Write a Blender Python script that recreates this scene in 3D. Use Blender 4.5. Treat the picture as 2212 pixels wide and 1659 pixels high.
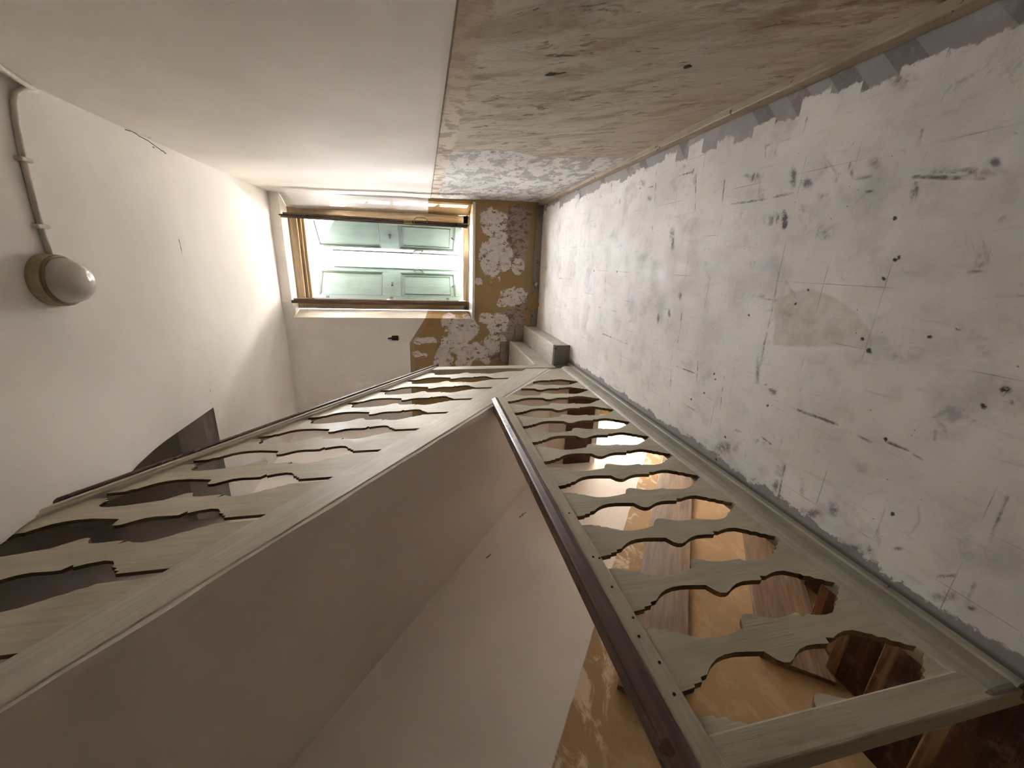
import bpy, math, random
import numpy as np
from mathutils import Matrix, Vector

random.seed(7)
rng = np.random.default_rng(11)
scene = bpy.context.scene
for o in list(bpy.data.objects):
    bpy.data.objects.remove(o)

# ------------------------------------------------------------------ camera
# axes: X to the right of the corridor, Y towards the window, Z up; the origin is the lens,
# the landing floor lies at Z = -1.5.  The phone was held on its side, so Z points to the picture's left.
FPX = 838.0
AX = Vector((0.03785257, -0.95414257, -0.29694974))
AY = Vector((-0.21529361, -0.29797079, 0.92997961))
AZ = Vector((-0.97581548, 0.02872926, -0.21669976))
cam_d = bpy.data.cameras.new('camera')
cam = bpy.data.objects.new('camera', cam_d)
scene.collection.objects.link(cam)
cam_d.sensor_fit = 'HORIZONTAL'
cam_d.sensor_width = 36.0
cam_d.lens = 36.0 * FPX / 2212.0
cam_d.clip_start = 0.02
cx = Vector((AX[0], AY[0], AZ[0]))          # picture right
cy = -Vector((AX[1], AY[1], AZ[1]))         # picture up
cz = -Vector((AX[2], AY[2], AZ[2]))         # backwards
m = Matrix.Identity(4)
for i in range(3):
    m[i][0], m[i][1], m[i][2] = cx[i], cy[i], cz[i]
cam.matrix_world = m
scene.camera = cam

# ------------------------------------------------------------------ light
world = bpy.data.worlds.new('sky')
scene.world = world
world.use_nodes = True
bg = world.node_tree.nodes['Background']
bg.inputs[0].default_value = (0.90, 0.925, 1.0, 1)
bg.inputs[1].default_value = 9.0

sun_d = bpy.data.lights.new('sun', 'SUN')
sun_d.energy = 30.0
sun_d.angle = math.radians(0.6)
sun_d.color = (1.0, 0.95, 0.86)
sun = bpy.data.objects.new('sun', sun_d)
scene.collection.objects.link(sun)
sun.rotation_euler = Vector((0.86, -0.25, -0.45)).to_track_quat('-Z', 'Y').to_euler()

def portal(x, y, z, sx, sz, facing):
    d = bpy.data.lights.new('window_portal', 'AREA')
    d.shape = 'RECTANGLE'; d.size = sx; d.size_y = sz
    d.cycles.is_portal = True
    o = bpy.data.objects.new('window_portal', d)
    scene.collection.objects.link(o)
    o.location = (x, y, z)
    o.rotation_euler = Vector(facing).to_track_quat('-Z', 'Z').to_euler()
portal(-0.03, 5.62, 0.43, 1.2, 2.1, (0, -1, 0))
portal(-1.35, 5.62, -2.95, 0.95, 1.4, (0, -1, 0))

vs = scene.view_settings
vs.view_transform = 'Standard'
vs.look = 'None'
vs.gamma = 1.0
vs.use_curve_mapping = False
vs.exposure = 3.15
scene.cycles.max_bounces = 10
scene.cycles.diffuse_bounces = 9
scene.cycles.glossy_bounces = 4
scene.cycles.adaptive_threshold = 0.08
scene.cycles.caustics_reflective = False
scene.cycles.caustics_refractive = False
scene.cycles.sample_clamp_indirect = 20.0

# ------------------------------------------------------------------ geometry helpers
col = scene.collection
def link(o, parent=None):
    col.objects.link(o)
    if parent is not None:
        o.parent = parent
    return o
def mesh_obj(name, verts, faces, mat, parent=None, smooth=False):
    me = bpy.data.meshes.new(name)
    me.from_pydata([tuple(v) for v in verts], [], faces)
    me.validate()
    if smooth:
        me.polygons.foreach_set('use_smooth', [True] * len(me.polygons))
    if mat: me.materials.append(mat)
    me.update()
    return link(bpy.data.objects.new(name, me), parent)
def tag(o, label=None, category=None, group=None, kind=None):
    if label: o['label'] = label
    if category: o['category'] = category
    if group: o['group'] = group
    if kind: o['kind'] = kind
    return o
def empty(name, loc=(0, 0, 0)):
    o = bpy.data.objects.new(name, None)
    o.empty_display_size = 0.05
    o.location = loc
    return link(o)
def child(o, root):
    """parent o to root and keep the mesh where it was built"""
    o.parent = root
    o.matrix_parent_inverse = Matrix.Translation(-Vector(root.location))
    return o
def sub(o, part):
    """a sub-part: parent to a part without moving the mesh"""
    bpy.context.view_layer.update()
    o.parent = part
    o.matrix_parent_inverse = part.matrix_world.inverted()
    return o
BOXF = [(0, 3, 2, 1), (4, 5, 6, 7), (0, 1, 5, 4), (1, 2, 6, 5), (2, 3, 7, 6), (3, 0, 4, 7)]
def boxv(x0, x1, y0, y1, z0, z1):
    return [(x0, y0, z0), (x1, y0, z0), (x1, y1, z0), (x0, y1, z0), (x0, y0, z1), (x1, y0, z1), (x1, y1, z1), (x0, y1, z1)]
def box(name, x0, x1, y0, y1, z0, z1, mat, root=None, bevel=0):
    o = mesh_obj(name, boxv(x0, x1, y0, y1, z0, z1), BOXF, mat)
    if bevel: add_bevel(o, bevel)
    if root is not None: child(o, root)
    return o
def add_bevel(o, w, seg=2):
    b = o.modifiers.new('bevel', 'BEVEL'); b.width = w; b.segments = seg; b.limit_method = 'ANGLE'; b.angle_limit = math.radians(40)
def prism_x(name, poly, x0, x1, mat, root=None, bevel=0):
    """poly of (y, z), extruded along X"""
    n = len(poly)
    a = sum(poly[i][0] * poly[(i + 1) % n][1] - poly[(i + 1) % n][0] * poly[i][1] for i in range(n))
    if a < 0: poly = poly[::-1]
    v = [(x1, y, z) for y, z in poly] + [(x0, y, z) for y, z in poly]
    f = [tuple(range(n)), tuple(range(2 * n - 1, n - 1, -1))]
    f += [(i, i + n, (i + 1) % n + n, (i + 1) % n) for i in range(n)]
    o = mesh_obj(name, v, f, mat)
    if bevel: add_bevel(o, bevel)
    if root is not None: child(o, root)
    return o
def sweep_profile(name, prof, path, mat, root=None, bevel=0):
    """prof: list of (x, dz) in the cross section; path: list of (y, z); extruded along the path with vertical ends"""
    n = len(prof); v = []; f = []
    for (y, z) in path:
        v += [(x, y, z + dz) for x, dz in prof]
    for k in range(len(path) - 1):
        for i in range(n):
            j = (i + 1) % n
            f.append((k * n + i, k * n + j, (k + 1) * n + j, (k + 1) * n + i))
    f.append(tuple(range(n - 1, -1, -1)))
    f.append(tuple(range((len(path) - 1) * n, len(path) * n)))
    o = mesh_obj(name, v, f, mat)
    bm_fix(o)
    if bevel: add_bevel(o, bevel)
    if root is not None: child(o, root)
    return o
def bm_fix(o):
    import bmesh
    bm = bmesh.new(); bm.from_mesh(o.data)
    bmesh.ops.recalc_face_normals(bm, faces=bm.faces)
    bm.to_mesh(o.data); bm.free()
def tube(name, pts, r, mat, root=None, seg=10, smooth=True):
    v = []; f = []
    pts = [Vector(p) for p in pts]
    up = Vector((0.13, 0.21, 0.97)).normalized()
    for i, p in enumerate(pts):
        t = (pts[min(i + 1, len(pts) - 1)] - pts[max(i - 1, 0)]).normalized()
        a = t.cross(up)
        if a.length < 0.05: a = t.cross(Vector((1, 0, 0)))
        a.normalize(); b = t.cross(a)
        for k in range(seg):
            q = 2 * math.pi * k / seg
            v.append(p + a * (r * math.cos(q)) + b * (r * math.sin(q)))
    for i in range(len(pts) - 1):
        for k in range(seg):
            f.append((i * seg + k, i * seg + (k + 1) % seg, (i + 1) * seg + (k + 1) % seg, (i + 1) * seg + k))
    f.append(tuple(range(seg - 1, -1, -1))); f.append(tuple(range((len(pts) - 1) * seg, len(pts) * seg)))
    o = mesh_obj(name, v, f, mat, smooth=False)
    bm_fix(o)
    if smooth: o.data.polygons.foreach_set('use_smooth', [len(p.vertices) == 4 for p in o.data.polygons])
    if root is not None: child(o, root)
    return o
def lathe(name, prof, centre, mat, root=None, seg=40, smooth=True):
    """prof: list of (r, z) ; revolved about Z at centre"""
    v = []; f = []
    for r, z in prof:
        for k in range(seg):
            q = 2 * math.pi * k / seg
            v.append((centre[0] + r * math.cos(q), centre[1] + r * math.sin(q), centre[2] + z))
    for i in range(len(prof) - 1):
        for k in range(seg):
            f.append((i * seg + k, i * seg + (k + 1) % seg, (i + 1) * seg + (k + 1) % seg, (i + 1) * seg + k))
    f.append(tuple(range(seg))); f.append(tuple(range(len(prof) * seg - 1, (len(prof) - 1) * seg - 1, -1)))
    o = mesh_obj(name, v, f, mat)
    bm_fix(o)
    if smooth: o.data.polygons.foreach_set('use_smooth', [len(p.vertices) == 4 for p in o.data.polygons])
    if root is not None: child(o, root)
    return o
def grid_obj(name, us, vs_, fn, mat, keep=None, attrs=None, flip=False, smooth=True):
    """a surface over the grid us x vs_; fn(U, V) -> X, Y, Z arrays; attrs: name -> fn(U, V, X, Y, Z)"""
    U, V = np.meshgrid(us, vs_, indexing='ij')
    X, Y, Z = fn(U, V)
    nu, nv = len(us), len(vs_)
    idx = np.arange(nu * nv).reshape(nu, nv)
    q = np.stack([idx[:-1, :-1], idx[1:, :-1], idx[1:, 1:], idx[:-1, 1:]], -1).reshape(-1, 4)
    if keep is not None:
        uc = 0.5 * (U[:-1, :-1] + U[1:, 1:]); vc = 0.5 * (V[:-1, :-1] + V[1:, 1:])
        q = q[keep(uc, vc).reshape(-1)]
    if flip: q = q[:, ::-1]
    me = bpy.data.meshes.new(name)
    me.vertices.add(nu * nv)
    me.vertices.foreach_set('co', np.stack([X, Y, Z], -1).reshape(-1).astype(np.float32))
    me.loops.add(q.size); me.polygons.add(len(q))
    me.loops.foreach_set('vertex_index', q.reshape(-1).astype(np.int32))
    me.polygons.foreach_set('loop_start', np.arange(0, q.size, 4, dtype=np.int32))
    me.polygons.foreach_set('use_smooth', np.full(len(q), smooth))
    me.update(calc_edges=True)
    for k, g in (attrs or {}).items():
        a = me.attributes.new(k, 'FLOAT', 'POINT')
        a.data.foreach_set('value', np.broadcast_to(g(U, V, X, Y, Z), X.shape).reshape(-1).astype(np.float32))
    me.validate()
    me.materials.append(mat)
    return link(bpy.data.objects.new(name, me))
def seg_dist(A, B, x0, y0, x1, y1):
    dx, dy = x1 - x0, y1 - y0
    t = np.clip(((A - x0) * dx + (B - y0) * dy) / (dx * dx + dy * dy + 1e-12), 0, 1)
    return np.hypot(A - x0 - t * dx, B - y0 - t * dy)
def wav(A, B, seed, amp, lo, hi, n=14):
    """smooth unevenness: a sum of sines"""
    r = np.random.default_rng(seed); out = 0 * A
    for _ in range(n):
        k = r.uniform(lo, hi); th = r.uniform(0, 2 * np.pi)
        out = out + np.sin(k * (np.cos(th) * A + np.sin(th) * B) + r.uniform(0, 6.28))
    return out * amp / math.sqrt(n)

# ------------------------------------------------------------------ materials
def L(r, g, b):
    return tuple(((c / 255) / 12.92 if c <= 10 else ((c / 255 + 0.055) / 1.055) ** 2.4) for c in (r, g, b)) + (1.0,)
class NB:
    def __init__(s, name):
        s.m = bpy.data.materials.new(name); s.m.use_nodes = True
        s.t = s.m.node_tree; s.n = s.t.nodes; s.b = s.n['Principled BSDF']
        s._pos = None
    def lk(s, a, b): s.t.links.new(a, b)
    def set(s, sock, v):
        if hasattr(v, 'is_linked'): s.lk(v, sock)
        else: sock.default_value = v
    def pos(s):
        if s._pos is None:
            s._pos = s.n.new('ShaderNodeNewGeometry').outputs['Position']
        return s._pos
    def obj(s):
        return s.n.new('ShaderNodeTexCoord').outputs['Object']
    def attr(s, name):
        a = s.n.new('ShaderNodeAttribute'); a.attribute_name = name; return a.outputs['Fac']
    def rand(s):
        return s.n.new('ShaderNodeObjectInfo').outputs['Random']
    def sep(s, v):
        k = s.n.new('ShaderNodeSeparateXYZ'); s.lk(v, k.inputs[0]); return k.outputs
    def comb(s, x, y, z):
        k = s.n.new('ShaderNodeCombineXYZ')
        for i, v in enumerate((x, y, z)): s.set(k.inputs[i], v)
        return k.outputs[0]
    def scale(s, v, sc, off=(0, 0, 0), rot=(0, 0, 0)):
        k = s.n.new('ShaderNodeMapping'); s.lk(v, k.inputs[0])
        k.inputs['Scale'].default_value = sc; k.inputs['Location'].default_value = off; k.inputs['Rotation'].default_value = rot
        return k.outputs[0]
    def noise(s, scale, detail=4, rough=0.55, v=None, dist=0.0, colour=False):
        k = s.n.new('ShaderNodeTexNoise'); k.inputs['Scale'].default_value = scale; k.inputs['Detail'].default_value = detail
        k.inputs['Roughness'].default_value = rough; k.inputs['Distortion'].default_value = dist
        s.lk(v if v is not None else s.pos(), k.inputs['Vector'])
        return k.outputs['Color' if colour else 'Fac']
    def voro(s, scale, v=None, feature='F1', rnd=1.0, out='Distance'):
        k = s.n.new('ShaderNodeTexVoronoi'); k.inputs['Scale'].default_value = scale; k.feature = feature
        k.inputs['Randomness'].default_value = rnd
        s.lk(v if v is not None else s.pos(), k.inputs['Vector']); return k.outputs[out]
    def m_(s, op, a, b=0.0, clamp=False):
        k = s.n.new('ShaderNodeMath'); k.operation = op; k.use_clamp = clamp
        s.set(k.inputs[0], a); s.set(k.inputs[1], b); return k.outputs[0]
    def add(s, a, b): return s.m_('ADD', a, b)
    def sub(s, a, b): return s.m_('SUBTRACT', a, b)
    def mul(s, a, b): return s.m_('MULTIPLY', a, b)
    def rng(s, v, a, b, c=0.0, d=1.0, smooth=True):
        k = s.n.new('ShaderNodeMapRange'); k.interpolation_type = 'SMOOTHSTEP' if smooth else 'LINEAR'
        s.set(k.inputs['Value'], v)
        k.inputs['From Min'].default_value = a; k.inputs['From Max'].default_value = b
        k.inputs['To Min'].default_value = c; k.inputs['To Max'].default_value = d
        return k.outputs[0]
    def mix(s, f, a, b):
        k = s.n.new('ShaderNodeMix'); k.data_type = 'RGBA'
        s.set(k.inputs[0], f); s.set(k.inputs[6], a); s.set(k.inputs[7], b); return k.outputs[2]
    def bump(s, h, dist=0.01, strength=1.0):
        k = s.n.new('ShaderNodeBump'); k.inputs['Distance'].default_value = dist; k.inputs['Strength'].default_value = strength
        s.lk(h, k.inputs['Height']); s.lk(k.outputs[0], s.b.inputs['Normal'])
    def done(s, colour, rough=0.7, spec=0.3, **kw):
        s.set(s.b.inputs['Base Color'], colour); s.set(s.b.inputs['Roughness'], rough)
        s.set(s.b.inputs['Specular IOR Level'], spec)
        for k, v in kw.items(): s.set(s.b.inputs[k], v)
        return s.m

def m_plaster(name, base, attr_crack=None, amp=1.0):
    n = NB(name)
    big = n.noise(1.1, 3, 0.5); fine = None; mid = n.noise(6, 5, 0.6)
    c = n.mix(n.rng(big, 0.3, 0.7), base, tuple(x * 0.90 for x in base[:3]) + (1,))
    c = n.mix(n.mul(n.rng(mid, 0.55, 0.8), 0.25), c, tuple(x * 0.80 for x in base[:3]) + (1,))
    if attr_crack:
        d = n.add(n.attr(attr_crack), n.mul(n.sub(n.noise(25, 3), 0.5), 0.02))
        c = n.mix(n.rng(d, 0.0012, 0.003, 0.85, 0.0), c, L(60, 50, 42))
    h = n.add(n.mul(big, 0.8), n.mul(n.noise(14, 3), 0.06))
    n.bump(h, 0.03 * amp, 0.6)
    return n.done(c, 0.85, 0.15)

def m_floor():
    n = NB('stripped_floor_screed')
    p = n.pos(); x, y, z = n.sep(p)
    big = n.noise(2.2, 4, 0.6); mid = n.noise(9, 6, 0.65); fine = None
    c = n.mix(n.rng(big, 0.35, 0.68), L(240, 236, 229), L(222, 216, 208))
    c = n.mix(n.mul(n.rng(mid, 0.5, 0.75), 0.5), c, L(200, 192, 184))
    grey = n.noise(3.3, 5, 0.6, n.scale(p, (1, 1, 1), (5, 3, 0)))
    c = n.mix(n.mul(n.rng(grey, 0.53, 0.72), 0.5), c, L(166, 162, 162))
    blot = n.noise(7, 6, 0.75, n.scale(p, (1, 1, 1), (2, 8, 0)), 0.8)
    c = n.mix(n.mul(n.rng(blot, 0.60, 0.72), 0.5), c, L(140, 134, 130))
    # trowelled strokes
    st = n.noise(4, 6, 0.7, n.scale(p, (9, 1.2, 1), (0, 0, 0), (0, 0, 0.5)), 0.4)
    c = n.mix(n.mul(n.rng(st, 0.56, 0.72), 0.30), c, L(170, 160, 148))
    # broken ghost joints of the former tiles
    gx = n.m_('PINGPONG', n.add(x, 0.03), 0.105); gy = n.m_('PINGPONG', n.add(y, 0.02), 0.105)
    g = n.m_('MINIMUM', gx, gy)
    on = n.rng(n.noise(2.7, 3, 0.6, n.scale(p, (1, 1, 1), (1, 9, 0))), 0.52, 0.62)
    c = n.mix(n.mul(n.rng(g, 0.0006, 0.0022, 0.55, 0.0), on), c, L(110, 104, 100))
    # smears and dirt with shapes of their own
    sm = n.attr('smear')
    wob = n.rng(n.noise(13, 7, 0.78, None, 0.6), 0.36, 0.66, 0.15, 1.7)
    c = n.mix(n.rng(n.mul(sm, wob), 0.06, 0.95, 0.0, 0.85), c, L(96, 92, 92))
    c = n.mix(n.rng(n.mul(n.attr('purple'), wob), 0.15, 0.6, 0.0, 0.95), c, L(62, 46, 46))
    c = n.mix(n.rng(n.mul(n.attr('brown'), wob), 0.1, 0.8, 0.0, 0.8), c, L(110, 88, 62))
    # lines left by the tile edges
    ld = n.add(n.attr('lines'), n.mul(n.sub(n.noise(45, 4, 0.7), 0.5), 0.014))
    br = n.rng(n.noise(9, 4, 0.6), 0.40, 0.60)
    c = n.mix(n.mul(n.rng(ld, -0.003, 0.005, 0.85, 0.0), br), c, L(84, 78, 76))
    # tan patch
    pd = n.add(n.attr('patch'), n.mul(n.sub(n.noise(12, 4), 0.5), 0.02))
    c = n.mix(n.mul(n.rng(pd, -0.006, 0.008, 0.55, 0.0), n.rng(mid, 0.3, 0.65, 0.35, 1.0)), c, L(184, 168, 144))
    # glue strip by the wall and by the railing, with blocky torn edges
    dw = n.attr('dwall')
    cell = n.n.new('ShaderNodeTexWhiteNoise'); cell.noise_dimensions = '1D'
    n.set(cell.inputs['W'], n.m_('FLOOR', n.mul(y, 8.5)))
    wob2 = n.mul(n.sub(n.noise(14, 5, 0.7), 0.5), 0.09)
    lim = n.add(n.add(0.055, n.mul(cell.outputs['Value'], 0.085)), wob2)
    s1 = n.rng(n.sub(dw, lim), -0.004, 0.006, 1.0, 0.0)
    tone = n.n.new('ShaderNodeTexWhiteNoise'); tone.noise_dimensions = '1D'
    n.set(tone.inputs['W'], n.m_('FLOOR', n.add(n.mul(y, 11.0), n.mul(dw, 9))))
    sc_ = n.mix(n.rng(tone.outputs['Value'], 0.55, 0.6), L(150, 143, 138), L(112, 103, 100))
    sc_ = n.mix(n.rng(mid, 0.45, 0.7), sc_, L(168, 162, 155))
    c = n.mix(n.mul(s1, 0.9), c, sc_)
    dr = n.attr('drail')
    lim2 = n.add(0.055, n.mul(n.sub(n.noise(9, 5, 0.75), 0.5), 0.16))
    s2 = n.rng(n.sub(dr, lim2), -0.004, 0.006, 1.0, 0.0)
    c = n.mix(n.mul(s2, 0.85), c, L(134, 127, 122))
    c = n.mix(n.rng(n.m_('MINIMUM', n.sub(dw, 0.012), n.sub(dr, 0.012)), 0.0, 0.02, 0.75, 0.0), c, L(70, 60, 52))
    # specks
    spk = n.voro(26, p); big_s = n.rng(n.noise(5, 2), 0.5, 0.6)
    c = n.mix(n.mul(n.rng(spk, 0.045, 0.075, 0.75, 0.0), big_s), c, L(90, 80, 70))
    dd = n.add(n.attr('dots'), n.mul(n.sub(n.noise(80, 3, 0.7), 0.48), 0.016))
    c = n.mix(n.rng(dd, 0.0, 0.004, 0.95, 0.0), c, L(34, 28, 24))
    h = n.add(n.mul(n.noise(9, 3, 0.65), 0.5), n.mul(n.noise(70, 2, 0.65), 0.12))
    n.bump(h, 0.008, 0.7)
    return n.done(c, n.rng(mid, 0.3, 0.7, 0.46, 0.72), 0.35)

def m_wall_right():
    n = NB('peeling_dado_plaster')
    p = n.pos(); x, y, z = n.sep(p)
    big = n.noise(1.3, 3, 0.5); mid = n.noise(7, 5, 0.6); fine = None
    white = n.mix(n.rng(big, 0.3, 0.7), L(240, 235, 230), L(228, 222, 216))
    scr = n.noise(3, 5, 0.7, n.scale(p, (1, 1.5, 14), (0, 0, 0), (0.25, 0, 0)))
    white = n.mix(n.mul(n.rng(scr, 0.62, 0.72), 0.15), white, L(186, 174, 160))
    # dado: beige limewash over red and ochre undercoats
    stv = n.scale(n.scale(p, (1, 1, 1), (0, 0, 0), (0.52, 0, 0)), (1, 3.0, 1.0))
    a = n.noise(3.0, 6, 0.68, stv, 0.6)
    b = n.noise(5.5, 6, 0.7, n.scale(stv, (1, 1, 1), (3, 7, 1)), 0.5)
    e = n.noise(1.2, 4, 0.6, n.scale(p, (1, 1, 1), (8, 2, 5)))
    d = n.mix(n.rng(a, 0.42, 0.62), L(206, 198, 183), L(188, 177, 158))
    d = n.mix(n.mul(n.rng(b, 0.56, 0.63), 0.6), d, L(152, 132, 108))
    d = n.mix(n.mul(n.rng(n.add(a, n.mul(e, 0.5)), 0.80, 0.92), 0.5), d, L(166, 132, 110))
    sk = n.noise(9, 6, 0.72, n.scale(n.scale(p, (1, 1, 1), (0, 0, 0), (0.52, 0, 0)), (1, 2.6, 0.8), (2, 1, 4)), 0.4)
    d = n.mix(n.rng(sk, 0.595, 0.64, 0.0, 0.75), d, L(104, 84, 62))
    near = n.rng(n.add(y, n.mul(n.sub(e, 0.5), 1.2)), 0.9, 1.5, 1.0, 0.0)
    low = n.rng(n.add(z, n.mul(n.sub(a, 0.5), 0.6)), -1.15, -0.95, 1.0, 0.0)
    d = n.mix(n.mul(n.mul(near, 0.75), n.rng(a, 0.40, 0.6)), d, L(126, 94, 70))
    d = n.mix(n.mul(low, 0.35), d, L(184, 156, 130))
    # beyond the crack the wash has come away to grey and white
    cr = n.attr('beyond')
    g = n.mix(n.rng(n.noise(4, 7, 0.7, n.scale(p, (1, 1, 2.2))), 0.46, 0.52), L(172, 170, 166), L(216, 212, 206))
    g = n.mix(n.rng(n.noise(7, 7, 0.7, n.scale(p, (1, 1, 2.5), (4, 4, 4))), 0.58, 0.62), g, L(150, 140, 124))
    d = n.mix(n.rng(cr, -0.01, 0.02, 0.0, 1.0), d, g)
    # pale band under the edge of the white coat
    dl = n.attr('ddado')
    wob = n.mul(n.sub(n.noise(10, 6, 0.75), 0.5), 0.16)
    band = n.rng(n.sub(dl, n.add(0.10, wob)), -0.003, 0.004, 1.0, 0.0)
    bn = n.noise(8, 7, 0.7, n.scale(p, (1, 1, 1), (0, 5, 2)))
    bc = n.mix(n.rng(bn, 0.50, 0.56), L(222, 208, 192), L(176, 158, 138))
    bc = n.mix(n.rng(y, 1.6, 2.6), n.mix(n.rng(bn, 0.44, 0.6), L(204, 184, 164), L(178, 156, 132)), bc)
    d = n.mix(n.mul(band, 0.9), d, bc)
    hd = n.add(n.attr('holes'), n.mul(n.sub(n.noise(40, 3), 0.5), 0.02))
    d = n.mix(n.rng(hd, 0.0, 0.006, 0.95, 0.0), d, L(48, 34, 24))
    ck = n.add(n.attr('crack'), n.mul(n.sub(n.noise(30, 4), 0.5), 0.012))
    d = n.mix(n.rng(ck, 0.002, 0.006, 0.8, 0.0), d, L(78, 62, 50))
    up = n.rng(dl, -0.003, 0.003, 1.0, 0.0)
    c = n.mix(up, d, white)
    edge = n.rng(n.m_('ABSOLUTE', n.sub(dl, 0.002)), 0.002, 0.006, 0.7, 0.0)
    c = n.mix(edge, c, L(112, 92, 72))
    ck2 = n.add(n.attr('crack2'), n.mul(n.sub(n.noise(25, 3), 0.5), 0.03))
    c = n.mix(n.rng(ck2, 0.002, 0.005, 0.9, 0.0), c, L(60, 50, 42))
    n.bump(n.add(n.mul(n.noise(1.3, 2), 0.8), n.mul(n.noise(11, 4, 0.7, n.scale(p, (1, 2, 0.9), (2, 1, 4), (0.5, 0, 0))), n.rng(dl, -0.003, 0.003, 0.05, 0.3))), 0.02, 0.7)
    return n.done(c, 0.8, 0.2)

def m_wall_end():
    n = NB('ochre_dado_plaster')
    p = n.pos(); x, y, z = n.sep(p)
    big = n.noise(1.6, 3, 0.5); fine = None
    white = n.mix(n.rng(big, 0.3, 0.7), L(240, 236, 231), L(230, 225, 219))
    och = n.mix(n.noise(4, 5, 0.6), L(168, 142, 102), L(142, 116, 78))
    pb = n.noise(6, 7, 0.72)
    bd = n.add(n.attr('blobs'), n.mul(n.sub(pb, 0.5), 2.4))
    pk = n.noise(24, 6, 0.72, n.scale(p, (1, 1, 0.7), (1, 0, 3), (0, 0.6, 0)), 0.3)
    wp = n.mix(n.mul(n.rng(pk, 0.525, 0.59), n.rng(n.noise(3.5, 3, 0.5, n.scale(p, (1, 1, 1), (2, 2, 6))), 0.34, 0.50)), L(214, 204, 198), L(130, 100, 80))
    wp = n.mix(n.rng(n.noise(14, 6, 0.7), 0.5, 0.62), wp, L(198, 188, 184))
    mauve = n.mix(n.rng(pk, 0.48, 0.60), L(160, 142, 134), L(112, 88, 78))
    md = n.add(n.attr('mauve'), n.mul(n.sub(n.noise(8, 7, 0.7, n.scale(p, (1, 1, 1), (3, 3, 3))), 0.5), 1.1))
    och = n.mix(n.rng(md, -0.05, 0.15, 0.9, 0.0), och, mauve)
    d = n.mix(n.rng(bd, -0.02, 0.03, 1.0, 0.0), och, wp)
    dl = n.attr('ddado')
    d = n.mix(n.rng(n.sub(dl, n.add(0.03, n.mul(n.noise(9, 4), 0.06))), -0.01, 0.01, 0.5, 0.0), d, L(172, 148, 112))
    c = n.mix(n.rng(dl, -0.003, 0.003, 1.0, 0.0), d, white)
    h = n.noise(20, 4, 0.7)
    n.bump(h, 0.008, 0.8)
    return n.done(c, 0.75, 0.2)

def m_wall_left():
    n = NB('stairwell_wall_plaster')
    p = n.pos(); x, y, z = n.sep(p)
    big = n.noise(1.3, 3, 0.5); mid = n.noise(7, 5, 0.6); fine = None
    white = n.mix(n.rng(big, 0.3, 0.7), L(236, 229, 223), L(224, 216, 209))
    d = n.add(z, n.mul(n.sub(y, 1.35), 0.77))          # height above the dado line is d + 0.72
    tan = n.mix(n.noise(3.5, 6, 0.65), L(184, 156, 118), L(156, 128, 92))
    scuff = n.noise(3.2, 6, 0.72, n.scale(p, (1, 1, 2.0), (0, 0, 0), (0.9, 0, 0)), 0.8)
    near_edge = n.rng(d, -1.05, -0.72)
    tan = n.mix(n.mul(n.rng(scuff, 0.50, 0.60), n.rng(d, -1.05, -0.85, 0.15, 0.9)), tan, L(226, 206, 176))
    tan = n.mix(n.rng(n.noise(5, 4), 0.72, 0.74), tan, L(226, 218, 206))
    line = n.add(d, n.mul(n.sub(n.noise(7, 4), 0.5), 0.02))
    c = n.mix(n.rng(line, -0.725, -0.715), tan, white)
    ck = n.add(n.attr('crack'), n.mul(n.sub(n.noise(25, 3), 0.5), 0.014))
    c = n.mix(n.rng(ck, 0.001, 0.004, 0.9, 0.0), c, L(70, 56, 44))
    n.bump(n.add(n.mul(big, 0.6), n.mul(n.noise(12, 3), 0.06)), 0.02, 0.6)
    return n.done(c, 0.85, 0.15)

def m_paint(name, base, dirt, rough=0.42, axis='z', chips=0.0, chipcol=None, rot=0.0):
    """gloss paint on wood: brush marks along one axis, grime, chips"""
    n = NB(name); p = n.pos()
    sc = {'z': (40, 40, 2.2), 'y': (40, 2.2, 40), 'x': (2.2, 40, 40)}[axis]
    br = n.noise(1.6, 5, 0.6, n.scale(n.scale(p, (1, 1, 1), (0, 0, 0), (rot, 0, 0)) if rot else p, sc)); mid = n.noise(4, 5, 0.65); fine = None
    c = n.mix(n.rng(br, 0.35, 0.7), base, tuple(v * 0.82 for v in base[:3]) + (1,))
    c = n.mix(n.mul(n.rng(mid, 0.45, 0.75), 0.55), c, dirt)
    if chips:
        k = n.noise(15, 7, 0.75, n.scale(p, (1, 0.6, 1)))
        c = n.mix(n.rng(k, 0.70 - chips, 0.715 - chips), c, chipcol or L(64, 52, 42))
    n.bump(br, 0.002, 0.8)
    return n.done(c, n.rng(mid, 0.3, 0.7, rough, rough + 0.18), 0.5)

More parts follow.
